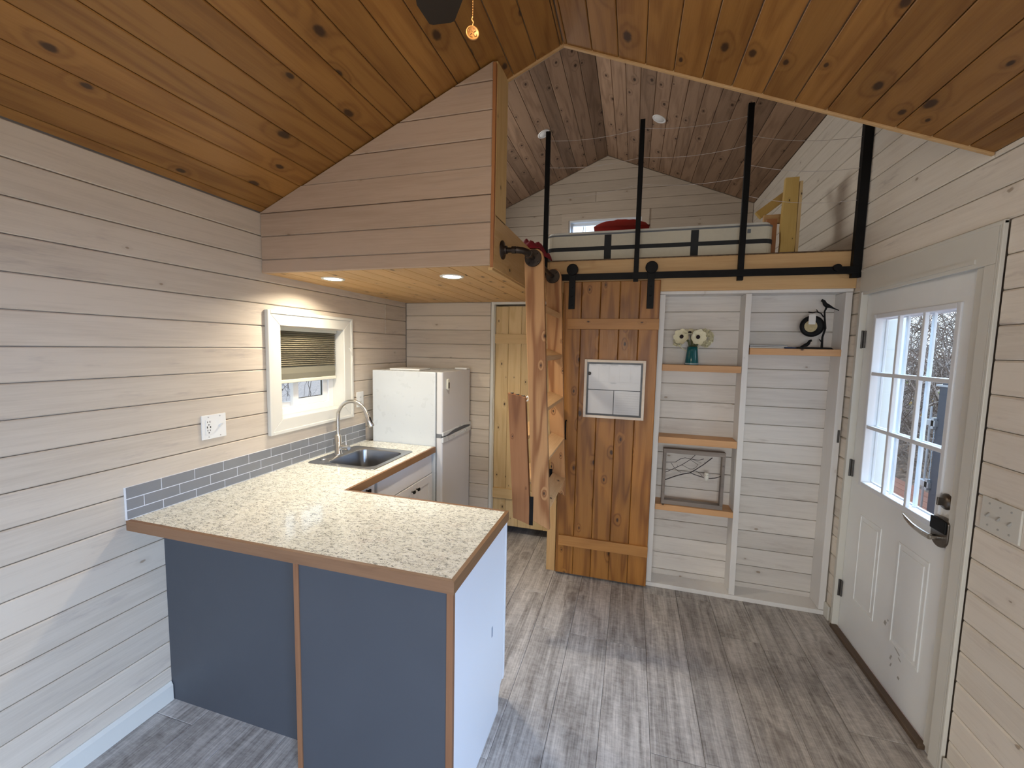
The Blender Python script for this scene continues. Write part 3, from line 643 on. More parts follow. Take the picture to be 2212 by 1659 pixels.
Box('head_board', 'niche_z', nf, 2.196, 3.308, 3.048, 3.19, 2.074, 2.094, .002)
Box('sill_board', 'niche_z', nf, 2.196, 3.308, 3.046, 3.19, .0005, .030, .002)
Box('strike_plate', 'hinge', nf, 3.290, 3.302, 3.047, 3.0505, 1.14, 1.22)
for lab, x0, x1, zt2, th in (('honey fir shelf holding the teal vase', 2.2325, 2.7225, 1.600, .044), ('empty honey fir shelf below the vase shelf', 2.2325, 2.727, 1.098, .046),
                        ('lowest honey fir shelf holding the twig frame', 2.2325, 2.732, .614, .040), ('honey fir shelf on the right holding bird clock and books', 2.765, 3.2695, 1.722, .042)):
    o = Box('shelf', 'shelf', None, x0, x1, 3.042, 3.189, zt2-th, zt2, .002); tag(o, lab, 'shelf')

# vase with flowers
vx, vy, vz = 2.425, 3.10, 1.6003
o = MB().lathe([(.0445, 0), (.0455, .004), (.0455, .012), (.044, .016), (.040, .055), (.035, .10), (.0325, .125), (.029, .125), (.030, .11), (.036, .03), (0.0, .02)], (vx, vy, vz), 'Z', 32).build('vase', 'teal')
tag(o, 'teal glazed vase with pale foot on the upper left shelf', 'vase')
MB().lathe([(.0458, .004), (.0464, .006), (.0464, .010), (.0458, .012)], (vx, vy, vz), 'Z', 32).build('foot_band', 'teal_base', o)
def flower(c, nrm, r, label, grp=None):
    c = Vector(c); nrm = Vector(nrm).normalized(); u = nrm.cross(Vector((0, 0, 1))).normalized(); w = nrm.cross(u)
    t_ = thing('anemone', (vx, vy, vz+.05), label, 'flower', grp)
    for q in range(7):
        a = 2*PI*q/7+random.random()*.3; m = MB(); vs = []
        d = u*math.cos(a)+w*math.sin(a); s_ = nrm.cross(d)
        for i in range(5):
            tt = i/4; wd = r*.56*math.sin(PI*min(1, .18+tt*.74))
            for j in (-1, 0, 1):
                vs.append(c+d*(r*(.12+.9*tt))+s_*(wd*j)+nrm*(r*(.35*tt*tt+.10*abs(j)+random.uniform(-.03, .03))))
        m.add(vs, [(i*3+j, i*3+j+1, i*3+j+4, i*3+j+3) for i in range(4) for j in (0, 1)], True).build('petal', 'petal', t_)
    MB().lathe([(0, .0), (r*.2, .001), (r*.27, .006), (r*.15, .012), (0, .014)], c+nrm*.004, (u, w, nrm), 12).build('flower_heart', 'dark_heart', t_)
    base = Vector((vx, vy, vz+.03)); mid = c-nrm*.02+Vector((0, 0, -.03)); mid.x = (mid.x+vx)/2
    MB().tube([c-nrm*.001, mid, Vector((vx+(c.x-vx)*.15, vy, vz+.128)), base+Vector(((c.x-vx)*.05, 0, 0))], .0028, 6).build('stem', 'stem', t_)
flower((2.352, 3.070, 1.790), (-.45, -.9, .12), .052, 'cream silk anemone at the left of the vase')
flower((2.447, 3.058, 1.790), (.30, -.9, -.05), .052, 'cream silk anemone right of centre with dark heart')
flower((2.402, 3.085, 1.812), (-.1, -.35, 1.), .050, 'cream silk anemone at the top seen from the side')
def blossoms(cx, cy, cz, rx, rz, n, lab):
    m = MB()
    for _ in range(n):
        th, ph = random.random()*2*PI, math.acos(random.uniform(-1, 1)); rr = random.uniform(.75, 1)
        c = Vector((cx+rx*rr*math.sin(ph)*math.cos(th), cy+.035*rr*math.sin(ph)*math.sin(th), cz+rz*rr*math.cos(ph)))
        nn = Vector((random.uniform(-1, 1), random.uniform(-1.4, .2), random.uniform(-.6, 1))).normalized(); u = nn.cross(Vector((.3, .2, 1))).normalized(); w = nn.cross(u); r = random.uniform(.006, .010)
        m.add([c, c+u*r+nn*.003, c+w*r+nn*.003, c-u*r+nn*.003, c-w*r+nn*.003, c+(u+w)*r*.35, c+(w-u)*r*.35, c-(u+w)*r*.35, c+(u-w)*r*.35], [(0, 8, 1, 5), (0, 5, 2, 6), (0, 6, 3, 7), (0, 7, 4, 8)])
    m.tube([(vx+.01, vy, vz+.06), (cx-rx*.4, cy, cz-rz*.3)], .003, 6)
    return stuff(m.build('blossom_cluster', 'petal_small'), lab, 'flowers')
blossoms(2.505, 3.105, 1.785, .052, .062, 520, 'cluster of tiny cream blossoms at the right of the vase')
blossoms(2.330, 3.10, 1.752, .032, .028, 130, 'drooping cream blossoms low at the left of the vase')
m = MB()
for i in range(14):
    a = random.uniform(-1, 1); m.tube([(vx+a*.012, vy+random.uniform(-.01, .01), vz+.08), (vx+a*.055, 3.10+random.uniform(-.02, .0), vz+.15+random.random()*.04)], .0035, 5)
stuff(m.build('flower_stems', 'stem'), 'olive stems and leaves rising from the teal vase', 'stems')

# books
bx = tag(Box('book', 'book_w', None, 2.768, 3.000, 3.065, 3.185, 1.7225, 1.732, .001), 'thin white-edged book at the bottom of the little stack', 'book')
Box('cover', 'book_dark', bx, 2.768, 3.010, 3.063, 3.186, 1.7322, 1.7338)
bx = tag(Box('book', 'book_w', None, 2.770, 2.985, 3.072, 3.186, 1.7340, 1.740, .001), 'thin pamphlet with blue grey cover on top of the little stack', 'book')
Box('cover', 'book_blue', bx, 2.770, 2.987, 3.071, 3.187, 1.7402, 1.742)
tag(MB().tube([(2.965, 3.058, 1.7275), (3.022, 3.062, 1.7275), (3.034, 3.063, 1.7272)], [.005, .005, .001], 8).build('marker_pen', 'book_dark'), 'dark blue marker lying at the end of the books', 'pen')

# bird clock sculpture
bc = thing('bird_clock', (3.13, 3.10, 1.7225), 'black metal branch clock with two birds and a white price tag', 'clock')
MB().prism([(3.028, 1.7225), (3.245, 1.7225), (3.228, 1.734), (3.05, 1.736)], 'Y', 3.075, 3.125).build('base', 'black', bc, .003)
MB().tube([(3.185, 3.1, 1.733), (3.184, 3.1, 1.80), (3.196, 3.1, 1.855), (3.188, 3.1, 1.915), (3.184, 3.1, 1.960), (3.192, 3.1, 1.982)], [.0075, .006, .006, .0055, .005, .006], 8).build('stem', 'black', bc)
MB().tube([(3.181, 3.1, 1.925), (3.165, 3.098, 1.948), (3.140, 3.096, 1.958), (3.118, 3.094, 1.952), (3.093, 3.092, 1.956)], .0035, 6).tube([(3.150, 3.097, 1.955), (3.137, 3.096, 1.972)], .0025, 6).build('twig', 'black', bc)
MB().tube([(3.184, 3.1, 1.765), (3.168, 3.1, 1.785)], .003, 6).build('twig', 'black', bc)
MB().lathe([(.064, -.012), (.068, -.004), (.066, .010), (.050, .016), (.040, .010), (.0, .010)], (3.122, 3.1, 1.868), ((1, 0, 0), (0, 0, 1), (0, -1, 0)), 32).build('clock_case', 'black', bc)
MB().lathe([(.0, .0), (.036, .0), (.036, .002)], (3.109, 3.083, 1.866), ((1, 0, 0), (0, 0, 1), (0, -1, 0)), 28).build('dial', 'clockface', bc)
Box('price_tag', 'tag', bc, 3.092, 3.130, 3.073, 3.0745, 1.878, 1.940)
def bird(m, c, s, flip=1, up=.35):
    c = Vector(c); f = flip
    m.tube([c+Vector((-.034*f, 0, .030))*s, c+Vector((-.028*f, 0, .036))*s, c+Vector((-.018*f, 0, .030))*s, c+Vector((-.010*f, 0, .012))*s, c+Vector((.004*f, 0, .0))*s, c+Vector((.022*f, 0, -.006))*s, c+Vector((.045*f, 0, -.018))*s, c+Vector((.072*f, 0, -.030))*s],
           [.002*s, .010*s, .0105*s, .013*s, .015*s, .009*s, .004*s, .003*s], 8)
bird(mm := MB(), (3.192, 3.1, 1.995), .95); mm.build('bird', 'black', bc)
bird(mm := MB(), (3.098, 3.09, 1.748), .8, -1); mm.build('bird', 'black', bc)

# twig frame with owl
fx0, fx1, fz0, fz1 = 2.272, 2.668, .6145, 1.012
tf = thing('twig_art_frame', (2.47, 3.09, .6145), 'grey weathered box frame with twigs and small owl on the lowest shelf', 'wall art')
for a in ((fx0, fx1, fz1-.030, fz1), (fx0, fx1, fz0, fz0+.030)): Box('frame_rail', 'driftwood', tf, a[0], a[1], 3.058, 3.108, a[2], a[3], .002)
for a in ((fx0, fx0+.020), (fx1-.020, fx1)): Box('frame_stile', 'driftwood', tf, a[0], a[1], 3.059, 3.107, fz0+.030, fz1-.030, .002)
def T(u, v): return (fx0+.02+(u-180)/1270.*(fx1-fx0-.04), 3.075, fz1-.03-(v-200)/1150.*(fz1-fz0-.06))
for pts, r in (([(165, 880), (430, 755), (600, 690), (760, 645), (900, 540), (1050, 420), (1240, 240)], [.0035, .0035, .0035, .0035, .003, .003, .0035]), ([(760, 645), (860, 680), (1050, 725), (1200, 740), (1330, 715), (1450, 665)], .0028),
               ([(180, 690), (390, 570), (560, 470), (740, 330), (860, 200)], .002), ([(185, 440), (400, 420), (520, 330), (620, 295), (760, 315), (940, 325), (1050, 285)], .002),
               ([(300, 445), (390, 565), (490, 640), (545, 655)], .0016), ([(745, 330), (930, 440), (880, 510), (820, 550), (740, 555), (560, 475)], .0015), ([(870, 570), (990, 650), (1040, 710)], .0015),
               ([(450, 480), (455, 530), (430, 560)], .001), ([(1070, 350), (1080, 390)], .0012), ([(800, 320), (1000, 390), (960, 420)], .001)):
    MB().tube([T(*p) for p in pts], r, 6).build('twig', 'branch', tf)
oc = Vector(T(1125, 700)); 
ow = MB().lathe([(0, -.032), (.006, -.026), (.015, -.012), (.017, .004), (.015, .016), (.016, .024), (.010, .030), (0, .030)], oc+Vector((0, -.008, 0)), 'Z', 14).build('owl', 'owl', tf)
for dx in (-.006, .006): MB().lathe([(0, 0), (.0022, 0), (.0022, .002)], oc+Vector((dx, -.0225, .016)), ((1, 0, 0), (0, 0, 1), (0, -1, 0)), 8).build('eye', 'slot', ow)

# ------------------------------------------------------------------ barn door + rail
bd = thing('barn_door', (1.86, 3.0, .015), 'sliding knotty pine barn door with planner board on it', 'door')
bx0 = 1.540
for i in range(5):
    x0 = bx0+i*.131; x1 = x0+.131
    board([(x0, .014), (x1, .014), (x1, 2.165), (x0, 2.165)], frame((0, 3.0, 0), (1, 0, 0), (0, 0, 1), (0, -1, 0)), M['door_z'], bd, ch=.004, gap=.001, t=.021)
Box('batten', 'door_x', bd, 1.578, 2.195, 2.980, 2.9995, 1.832, 1.906, .002)
Box('batten', 'door_x', bd, 1.562, 2.195, 2.980, 2.9995, .238, .314, .002)
for x in (1.605, 2.13):
    h = Box('hanger_strap', 'black', bd, x-.022, x+.022, 2.972, 2.979, 1.972, 2.245, .001)
    MB().lathe([(.036, -.006), (.040, -.004), (.040, .004), (.036, .006)], (x, 2.966, 2.243), 'Y', 28).build('roller', 'black', h)
    for z in (2.0, 2.06, 2.12): MB().lathe([(.007, 0), (.005, .004)], (x, 2.972, z), ((1, 0, 0), (0, 0, 1), (0, -1, 0)), 6).build('bolt', 'black', h)
MB().tube([(1.590, 2.998, 1.173), (1.590, 2.972, 1.168), (1.590, 2.972, 1.045), (1.590, 2.998, 1.037)], .006, 8).build('pull_handle', 'black', bd)
rl = thing('barn_door_rail', (2.4, 2.985, 2.195), 'flat black sliding rail along the loft beam', 'rail')
Box('rail_bar', 'black', rl, 1.50, 3.30, 2.982, 2.992, 2.172, 2.216, .001)
for x in (1.56, 2.0, 2.45, 2.88, 3.24): MB().lathe([(.011, -.012), (.011, .028)], (x, 2.994, 2.194), 'Y', 10).build('spacer', 'black', rl)
MB().lathe([(.022, -.012), (.022, .012)], (3.185, 2.980, 2.208), 'Y', 14).build('end_stop', 'black', rl)

# planner board
wbd = thing('planner_board', (1.92, 2.98, 1.21), 'white framed dry erase planner board on the barn door', 'whiteboard')
ring_xz(MB(), 2.966, 2.9975, 1.712, 2.124, 1.212, 1.622, .018).build('frame', 'whitewood', wbd, .002)
Box('writing_surface', 'board', wbd, 1.728, 2.108, 2.972, 2.996, 1.228, 1.606)
bo = ring_xz(MB(), 2.9708, 2.9716, 1.730, 2.106, 1.230, 1.604, .013).box(1.740, 2.096, 2.9708, 2.9716, 1.4085, 1.4135).box(1.9165, 1.9215, 2.9708, 2.9716, 1.240, 1.4085).build('printed_border', 'ink_black', wbd)
m = MB()
for i in range(9): m.box(1.932, 2.09, 2.9712, 2.9717, 1.390-i*.0165, 1.3906-i*.0165)
for i in range(1, 5): m.box(1.740+i*.0712, 1.7406+i*.0712, 2.9712, 2.9717, 1.47, 1.585)
m.box(1.745, 2.092, 2.9712, 2.9717, 1.468, 1.4686).build('ruled_lines', 'ink', wbd)
def text(s, loc, size, rot, mat, parent, name='lettering', ext=.0002):
    cu = bpy.data.curves.new(name, 'FONT'); cu.body = s; cu.size = size; cu.align_x = 'CENTER'; cu.extrude = ext
    tmp = bpy.data.objects.new(name, cu); COL.objects.link(tmp); bpy.context.view_layer.update()
    me = bpy.data.meshes.new_from_object(tmp.evaluated_get(bpy.context.evaluated_depsgraph_get())); bpy.data.objects.remove(tmp)
    me.materials.clear(); me.materials.append(M[mat]); o = bpy.data.objects.new(name, me); COL.objects.link(o); o.parent = parent; o['kind'] = 'stuff'
    o.matrix_parent_inverse = Matrix.Translation(parent.location).inverted(); o.location = loc; o.rotation_euler = rot; return o
for i, s_ in enumerate(('MONDAY', 'TUESDAY', 'WEDNESDAY', 'THURSDAY', 'FRIDAY')): text(s_, (1.775+i*.0712, 2.9714, 1.582), .0085, (PI/2, 0, 0), 'ink', wbd)
text('WEEKEND', (1.914, 2.9714, 1.457), .0085, (PI/2, 0, 0), 'ink', wbd)
tag(MB().lathe([(.011, 0), (.012, .004), (.009, .010), (0, .011)], (1.748, 2.9706, 1.524), ((1, 0, 0), (0, 0, 1), (0, -1, 0)), 18).build('magnet', 'magnet'), 'small smoky round magnet on the left edge of the planner board', 'magnet')

# ------------------------------------------------------------------ loft railing
for i, (x, z0, z1, w, lab) in enumerate(((1.400, 2.20, 3.201, .016, 'first black railing post, at the ladder corner of the loft'), (2.031, 2.155, 3.205, .016, 'second black railing post from the ladder'),
                                    (2.670, 2.150, 3.222, .017, 'third black railing post, the one standing tallest'))):
    o = Box('railing_post', 'black', None, x-w, x+w, 2.994, 3.020, z0, z1, .001); tag(o, lab, 'post', 'square black posts of the loft railing')
o = Box('railing_post', 'black', None, 3.266, 3.312, 2.986, 3.020, 2.150, 3.052, .001); tag(o, 'thick black railing post against the right wall', 'post', 'square black posts of the loft railing')
def sag(a, b, d, n=10): return [Vector(a).lerp(Vector(b), i/n)-Vector((0, 0, d*4*(i/n)*(1-i/n))) for i in range(n+1)]
for lab, z1, z2, z3, z4 in (('top slack cable of the loft railing', 3.140, 3.150, 3.150, 2.962), ('middle slack cable of the loft railing', 2.960, 2.966, 2.975, 2.785), ('bottom slack cable of the loft railing', 2.752, 2.795, 2.788, 2.602)):
    m = MB()
    for a, b, d in (((1.416, z1), (2.015, z2), .022), ((2.047, z2), (2.654, z3), .024), ((2.687, z3-.12), (3.266, z4), .028)): m.tube(sag((a[0], 3.007, a[1]), (b[0], 3.007, b[1]), d), .0014, 5)
    tag(m.build('railing_cable', 'cable'), lab, 'cable', 'thin steel cables of the loft railing')

# ------------------------------------------------------------------ loft contents
mt = thing('mattress', (2.1, 4.1, 2.322), 'ivory mattress with charcoal bands on the loft floor', 'mattress')
def rbox(m, x0, x1, y0, y1, z0, z1, r, n=5):
    pts = []
    for cx, cy, a0 in ((x1-r, y1-r, 0), (x0+r, y1-r, PI/2), (x0+r, y0+r, PI), (x1-r, y0+r, 3*PI/2)):
        for i in range(n+1): a = a0+PI/2*i/n; pts.append((cx+r*math.cos(a), cy+r*math.sin(a)))
    return m.prism(pts, 'Z', z0, z1)
rbox(MB(), 1.385, 2.872, 3.10, 5.05, 2.3225, 2.515, .06).build('mattress_core', 'matt', mt, .008)
rbox(MB(), 1.383, 2.874, 3.098, 5.052, 2.505, 2.517, .06).build('piping', 'piping', mt, .003)
rbox(MB(), 1.395, 2.862, 3.11, 5.04, 2.517, 2.536, .06).build('quilted_top', 'matt_top', mt, .008)
rbox(MB(), 1.382, 2.875, 3.096, 5.054, 2.398, 2.425, .062).build('band', 'band', mt)
for x in (1.83, 2.40): Box('band', 'band', mt, x-.024, x+.024, 3.0955, 3.102, 2.324, 2.503, .001)
Box('brand_label', 'piping', mt, 2.715, 2.735, 3.0975, 3.1, 2.465, 2.490)
def cushion(cx, cy, z, sx, sy, h, name, mat, rot=0, seed=1):
    random.seed(seed); bm = bmesh.new(); bmesh.ops.create_grid(bm, x_segments=14, y_segments=10, size=1)
    top = [v for v in bm.verts]; r = bmesh.ops.duplicate(bm, geom=bm.verts[:]+bm.edges[:]+bm.faces[:])
    dup = {v for v in r['geom'] if isinstance(v, bmesh.types.BMVert)}
    for v in bm.verts:
        x, y = v.co.x, v.co.y; q = max(0, (1-abs(x)**2.6))*max(0, (1-abs(y)**2.6)); hh = h/2*q**.55*(1+random.uniform(-.05, .05))
        px = x*sx/2*(1-.10*(1-abs(y))**0*abs(y)**2*0+.0); py = y*sy/2
        pin = 1-.10*(1-max(abs(x), abs(y)) if abs(x) != abs(y) else 0)
        v.co = Vector((px, py, (hh if v not in dup else -hh*.8)))
    bmesh.ops.remove_doubles(bm, verts=bm.verts, dist=.0006)
    me = bpy.data.meshes.new(name); bm.to_mesh(me); bm.free()
    for p in me.polygons: p.use_smooth = True
    me.materials.append(M[mat]); o = bpy.data.objects.new(name, me); COL.objects.link(o); o.location = (cx, cy, z+h/2*.8); o.rotation_euler = (0, 0, rot); return o
tag(cushion(1.905, 3.42, 2.537, .40, .36, .155, 'pillow', 'red', .05), 'red pillow on the mattress in front of the loft window', 'pillow')
# crumpled fleece
bm = bmesh.new(); bmesh.ops.create_grid(bm, x_segments=18, y_segments=24, size=1); random.seed(3)
for v in bm.verts:
    x, y = v.co.x, v.co.y; q = max(0, 1-abs(x)**3)*max(0, 1-abs(y)**3)
    v.co = Vector((x*.085+.014*math.sin(y*5), y*.30, .004+q*(.078+.020*math.sin(x*5+y*7)+.016*math.sin(y*13-x*4)+random.uniform(-.004, .004))))
me = bpy.data.meshes.new('fleece_blanket'); bm.to_mesh(me); bm.free()
for p in me.polygons: p.use_smooth = True
me.materials.append(M['crimson']); o = bpy.data.objects.new('fleece_blanket', me); COL.objects.link(o); o.location = (1.345, 2.93, 2.322)
o.modifiers.new('thickness', 'SOLIDIFY').thickness = .004
tag(o, 'crumpled crimson fleece on the loft edge above the ladder', 'blanket')
mm = MB().box(1.383, 1.395, 3.0, 3.02, 2.36, 2.372) 
ys = thing('pine_stand', (3.02, 3.35, 2.322), 'yellow stained pine stand with notched post between mattress and right wall', 'stand')
MB().prism([(2.962, 2.3225), (3.05, 2.3225), (3.055, 2.45), (3.053, 2.60), (3.052, 2.868), (2.972, 2.868), (2.962, 2.55), (2.968, 2.45)], 'Y', 3.30, 3.335).build('post', 'yellow_z', ys, .002)
Box('side_board', 'closet_z', ys, 3.056, 3.075, 3.30, 3.44, 2.3225, 2.84, .002)
MB().obb((2.955, 3.50, 2.755), Vector((.105, .06, .088)), Vector((-.018, 0, .022)), Vector((0, .018, 0))).build('brace', 'yellow_z', ys, .002)
Box('cross_board', 'beam', ys, 2.88, 3.05, 3.40, 3.43, 2.60, 2.66, .002)
Box('side_block', 'orange_z', ys, 2.89, 2.955, 3.36, 3.39, 2.3225, 2.62, .002)

# ------------------------------------------------------------------ ladder on pipe
PX, PZ = 1.503, 2.168
pr = thing('ladder_pipe_rail', (1.381, 2.045, 2.178), 'black iron pipe rail bolted to the loft side for hanging the ladder', 'pipe rail')
MB().lathe([(.046, 0), (.046, .006), (.020, .012), (.020, .026)], (XT, 2.045, 2.179), 'X', 24).build('wall_flange', 'iron', pr)
MB().tube([(XT+.01, 2.045, 2.179), (1.462, 2.045, 2.176)], .013, 12).tube([(1.432, 2.045, 2.1775), (1.452, 2.045, 2.177)], .018, 12).tube([(1.455, 2.045, 2.177), (1.484, 2.05, 2.174), (PX, 2.072, 2.170), (PX, 2.10, PZ)], .017, 12).tube([(PX, 2.09, PZ), (PX, 2.115, PZ)], .020, 12).tube([(PX, 2.09, PZ), (PX, 2.97, PZ)], .013, 12).build('pipe', 'iron', pr)
for y in (2.205, 2.775):
    f = MB().lathe([(.044, .0), (.046, .004), (.044, .010), (.022, .014), (.020, .022), (.013, .022)], (PX, y-.0085, PZ), 'Y', 24)
    fo = f.build('flange', 'iron', pr)
    for a in (.8, 2.4, 4.0, 5.6): MB().lathe([(.005, 0), (.004, .004)], (PX+.033*math.cos(a), y-.009, PZ+.033*math.sin(a)), ((1, 0, 0), (0, 0, 1), (0, -1, 0)), 6).build('screw', 'iron', fo)
ld = thing('folding_ladder', (1.55, 2.5, .68), 'folded fir loft ladder hanging from the black pipe', 'ladder')
def side_poly():
    P = [(1.450, 2.175), (1.456, 2.205), (1.478, 2.222), (1.524, 2.222), (1.548, 2.205), (1.556, 2.175)]
    return P[::-1]+[(1.457, 2.07), (1.532, .727), (1.626, .684), (1.557, 2.07)][0:0]+[]
SP = [(1.450, 2.170), (1.532, .727), (1.630, .682), (1.556, 2.170), (1.546, 2.204), (1.524, 2.220), (1.480, 2.220), (1.459, 2.204)]
for y, mt_ in ((2.218, 'ladder_z'), (2.790, 'ladder_z')): MB().prism(SP, 'Y', y, y+.036).build('side_rail', mt_, ld, .003)
LP = [(1.373, 1.442), (1.418, .728), (1.520, .697), (1.474, 1.422)]
for y in (2.218, 2.790): MB().prism(LP, 'Y', y, y+.036).build('folded_side_rail', 'ladder_dark', ld, .003)
ca, sa = math.cos(math.radians(22)), math.sin(math.radians(22))
def tread(z, xl, xr, name='tread', mat='ladder_y', s=1):
    c = Vector(((xl+xr)/2, 2.522, z)); hx = (xr-xl)/2/ca
    MB().obb(c, Vector((hx*ca, 0, -hx*sa*s)), Vector((0, .268, 0)), Vector((.017*sa, 0, .017*ca))).build(name, mat, ld, .002)
for z in (1.925, 1.655, 1.370, 1.088, .808):
    xl = 1.457+(2.07-z)*.0558; tread(z+.000, xl+.006, xl+.094)
for z in (1.19, .92):
    xl = 1.373+(1.442-z)*.063; tread(z, xl+.006, xl+.09, 'folded_tread', 'ladder_y', .6)
for y in (2.214, 2.786):
    h = Box('hinge', 'black', ld, 1.514, 1.536, y, y+.004, .700, .865, .001)
    MB().tube([(1.524, y-.004, .712), (1.524, y+.002, .712)], .009, 10).build('hinge_knuckle', 'black', h)
for dx in (.012, .045, .078): Box('rubber_dot', 'slot', ld, 1.373+dx, 1.373+dx+.014, 2.222, 2.25, 1.4385-dx*.2, 1.444-dx*.2)
MB().tube([(1.478, 2.232, 1.418), (1.486, 2.225, 1.428), (1.494, 2.228, 1.416), (1.488, 2.226, 1.404), (1.480, 2.23, 1.400)], .004, 6).build('white_latch_hook', 'plastic', ld)

# ------------------------------------------------------------------ kitchen
ZC = .930
SX0, SX1, SY0, SY1 = .058, .546, 2.157, 2.650
ct = thing('countertop', (.8, 1.6, .89), 'speckled granite-look L-shaped countertop with brown wood edge', 'countertop')
m = MB()
e = .016
top0, top1 = .894, ZC
m.box(.002, 1.508-e, 1.195+e, 1.824-e, top0, top1).box(.002, .625-e, 1.824-e, SY0+.02, top0, top1).box(.002, .625-e, SY1-.02, 2.842, top0, top1).box(.002, SX0+.02, SY0+.02, SY1-.02, top0, top1).box(SX1-.02, .625-e, SY0+.02, SY1-.02, top0, top1)
m.build('laminate_top', 'counter', ct)
MB().prism([(.002, 1.195), (1.508, 1.195), (1.508-e, 1.195+e), (.002, 1.195+e)], 'Z', .886, ZC+.0006).build('front_edge', 'trimwood_x', ct, .0008)
MB().prism([(1.508, 1.195), (1.508, 1.824), (1.508-e, 1.824-e), (1.508-e, 1.195+e)], 'Z', .886, ZC+.0006).build('end_edge', 'trimwood_y', ct, .0008)
MB().prism([(1.508, 1.824), (.625, 1.824), (.625-e, 1.824-e), (1.508-e, 1.824-e)], 'Z', .886, ZC+.0006).build('inner_edge', 'trimwood_x', ct, .0008)
MB().prism([(.625, 1.824), (.625, 2.842), (.625-e, 2.842), (.625-e, 1.824-e)], 'Z', .886, ZC+.0006).build('inner_edge', 'trimwood_y', ct, .0008)

# backsplash
bs = thing('backsplash', (0.004, 2.0, .93), 'slate grey subway tile backsplash along the left wall', 'backsplash')
Box('grout_bed', 'grout', bs, .0008, .0090, 1.194, 2.842, ZC+.0008, 1.0722)
for r, (z0, z1) in enumerate(((.9335, .9705), (.9735, 1.0195), (1.0225, 1.0715))):
    ys_ = [1.1955]+[{0: 1.190, 1: 1.114, 2: 1.186}[r]+.1495*(k+1) for k in range(12)]
    ys_ = [y for y in ys_ if y < 2.82]+[2.842]
    ys_ = sorted(ys_)
    for a, b in zip(ys_, ys_[1:]):
        if b-a < .02: continue
        MB().box(.006, .0105, a+.0018, b-.0018, z0+.0005, z1-.0005).build('tile', 'tile', bs, .0006)

# sink
def rr(x0, x1, y0, y1, r, n=6):
    pts = []
    for cx, cy, a0 in ((x1-r, y1-r, 0), (x0+r, y1-r, PI/2), (x0+r, y0+r, PI), (x1-r, y0+r, 3*PI/2)):
        for i in range(n+1): a = a0+PI/2*i/n; pts.append((cx+r*math.cos(a), cy+r*math.sin(a)))
    return pts
sk = thing('kitchen_sink', (.3, 2.4, .93), 'square stainless drop-in sink in the countertop', 'sink')
def loops(ls, mat, name, smooth=True):
    vs = []; n = len(ls[0][0])
    for pts, z in ls: vs += [(p[0], p[1], z) for p in pts]
    fs = [(k*n+i, k*n+(i+1) % n, (k+1)*n+(i+1) % n, (k+1)*n+i) for k in range(len(ls)-1) for i in range(n)]
    m = MB().add(vs, fs, smooth); return m
B0 = (.155, .500, 2.208, 2.600)
rim = loops([(rr(SX0, SX1, SY0, SY1, .02), ZC+.001), (rr(SX0+.002, SX1-.002, SY0+.002, SY1-.002, .02), ZC+.0055), (rr(SX0+.010, SX1-.010, SY0+.010, SY1-.010, .02), ZC+.0035), (rr(B0[0]-.008, B0[1]+.008, B0[2]-.008, B0[3]+.008, .065), ZC+.003), (rr(*B0, .06), ZC-.002)], None, '')
rim.build('rim', 'steel', sk)
g_ = lambda d, r: rr(B0[0]+d, B0[1]-d, B0[2]+d, B0[3]-d, r)
bw = loops([(g_(0, .06), ZC-.002), (g_(.004, .058), ZC-.02), (g_(.012, .05), ZC-.13), (g_(.03, .045), ZC-.172), (g_(.07, .03), ZC-.182), (g_(.13, .02), ZC-.184)], None, '')
n_ = len(g_(0, .06)); bw.add([(p[0], p[1], ZC-.184) for p in g_(.13, .02)], [list(range(n_))]); bwo = bw.build('bowl', 'bowl', sk)
MB().lathe([(.04, 0), (.038, .003), (.03, .001), (0, .001)], (.327, 2.40, ZC-.1835), 'Z', 20).build('drain', 'steel', bwo)
MB().lathe([(.027, 0), (.027, .003), (.022, .005), (0, .006)], (.100, 2.262, ZC+.0042), 'Z', 20).build('hole_cover', 'steel', sk)
# faucet
fc = thing('faucet', (.105, 2.40, ZC+.004), 'brushed steel gooseneck pull-down faucet', 'faucet')
MB().lathe([(.030, 0), (.030, .005), (.024, .009), (.0235, .13), (.016, .134), (.0135, .14)], (.105, 2.40, ZC+.0045), 'Z', 24).build('body', 'nickel', fc)
arc = [(.105, 2.40, 1.06), (.105, 2.40, 1.17)]
for i in range(1, 13):
    a = PI-(PI-.42)*i/12; arc.append((.222+.117*math.cos(a), 2.40, 1.192+.117*math.sin(a)))
MB().tube(arc, .0125, 14).build('spout', 'nickel', fc)
ex = Vector(arc[-1]); dd = (Vector(arc[-1])-Vector(arc[-2])).normalized(); dd = (dd+Vector((.1, 0, -.5))).normalized()
sh = MB().tube([ex-dd*.004, ex+dd*.02, ex+dd*.05, ex+dd*.098, ex+dd*.104], [.0135, .0155, .0165, .0215, .019], 16).build('spray_head', 'nickel', fc)
MB().obb(ex+dd*.055+Vector((.0165, -.004, 0)), dd*.022, Vector((0, .005, 0)), Vector((.004, 0, .002))).build('spray_button', 'black', sh, .001)
hd = MB().tube([(.125, 2.40, .985), (.175, 2.40, .985), (.190, 2.40, .985)], [.018, .0185, .0175], 16).build('handle_barrel', 'nickel', fc)
MB().tube([(.170, 2.40, .995), (.168, 2.40, 1.03), (.166, 2.40, 1.075)], [.005, .0045, .004], 8).build('lever', 'nickel', hd)

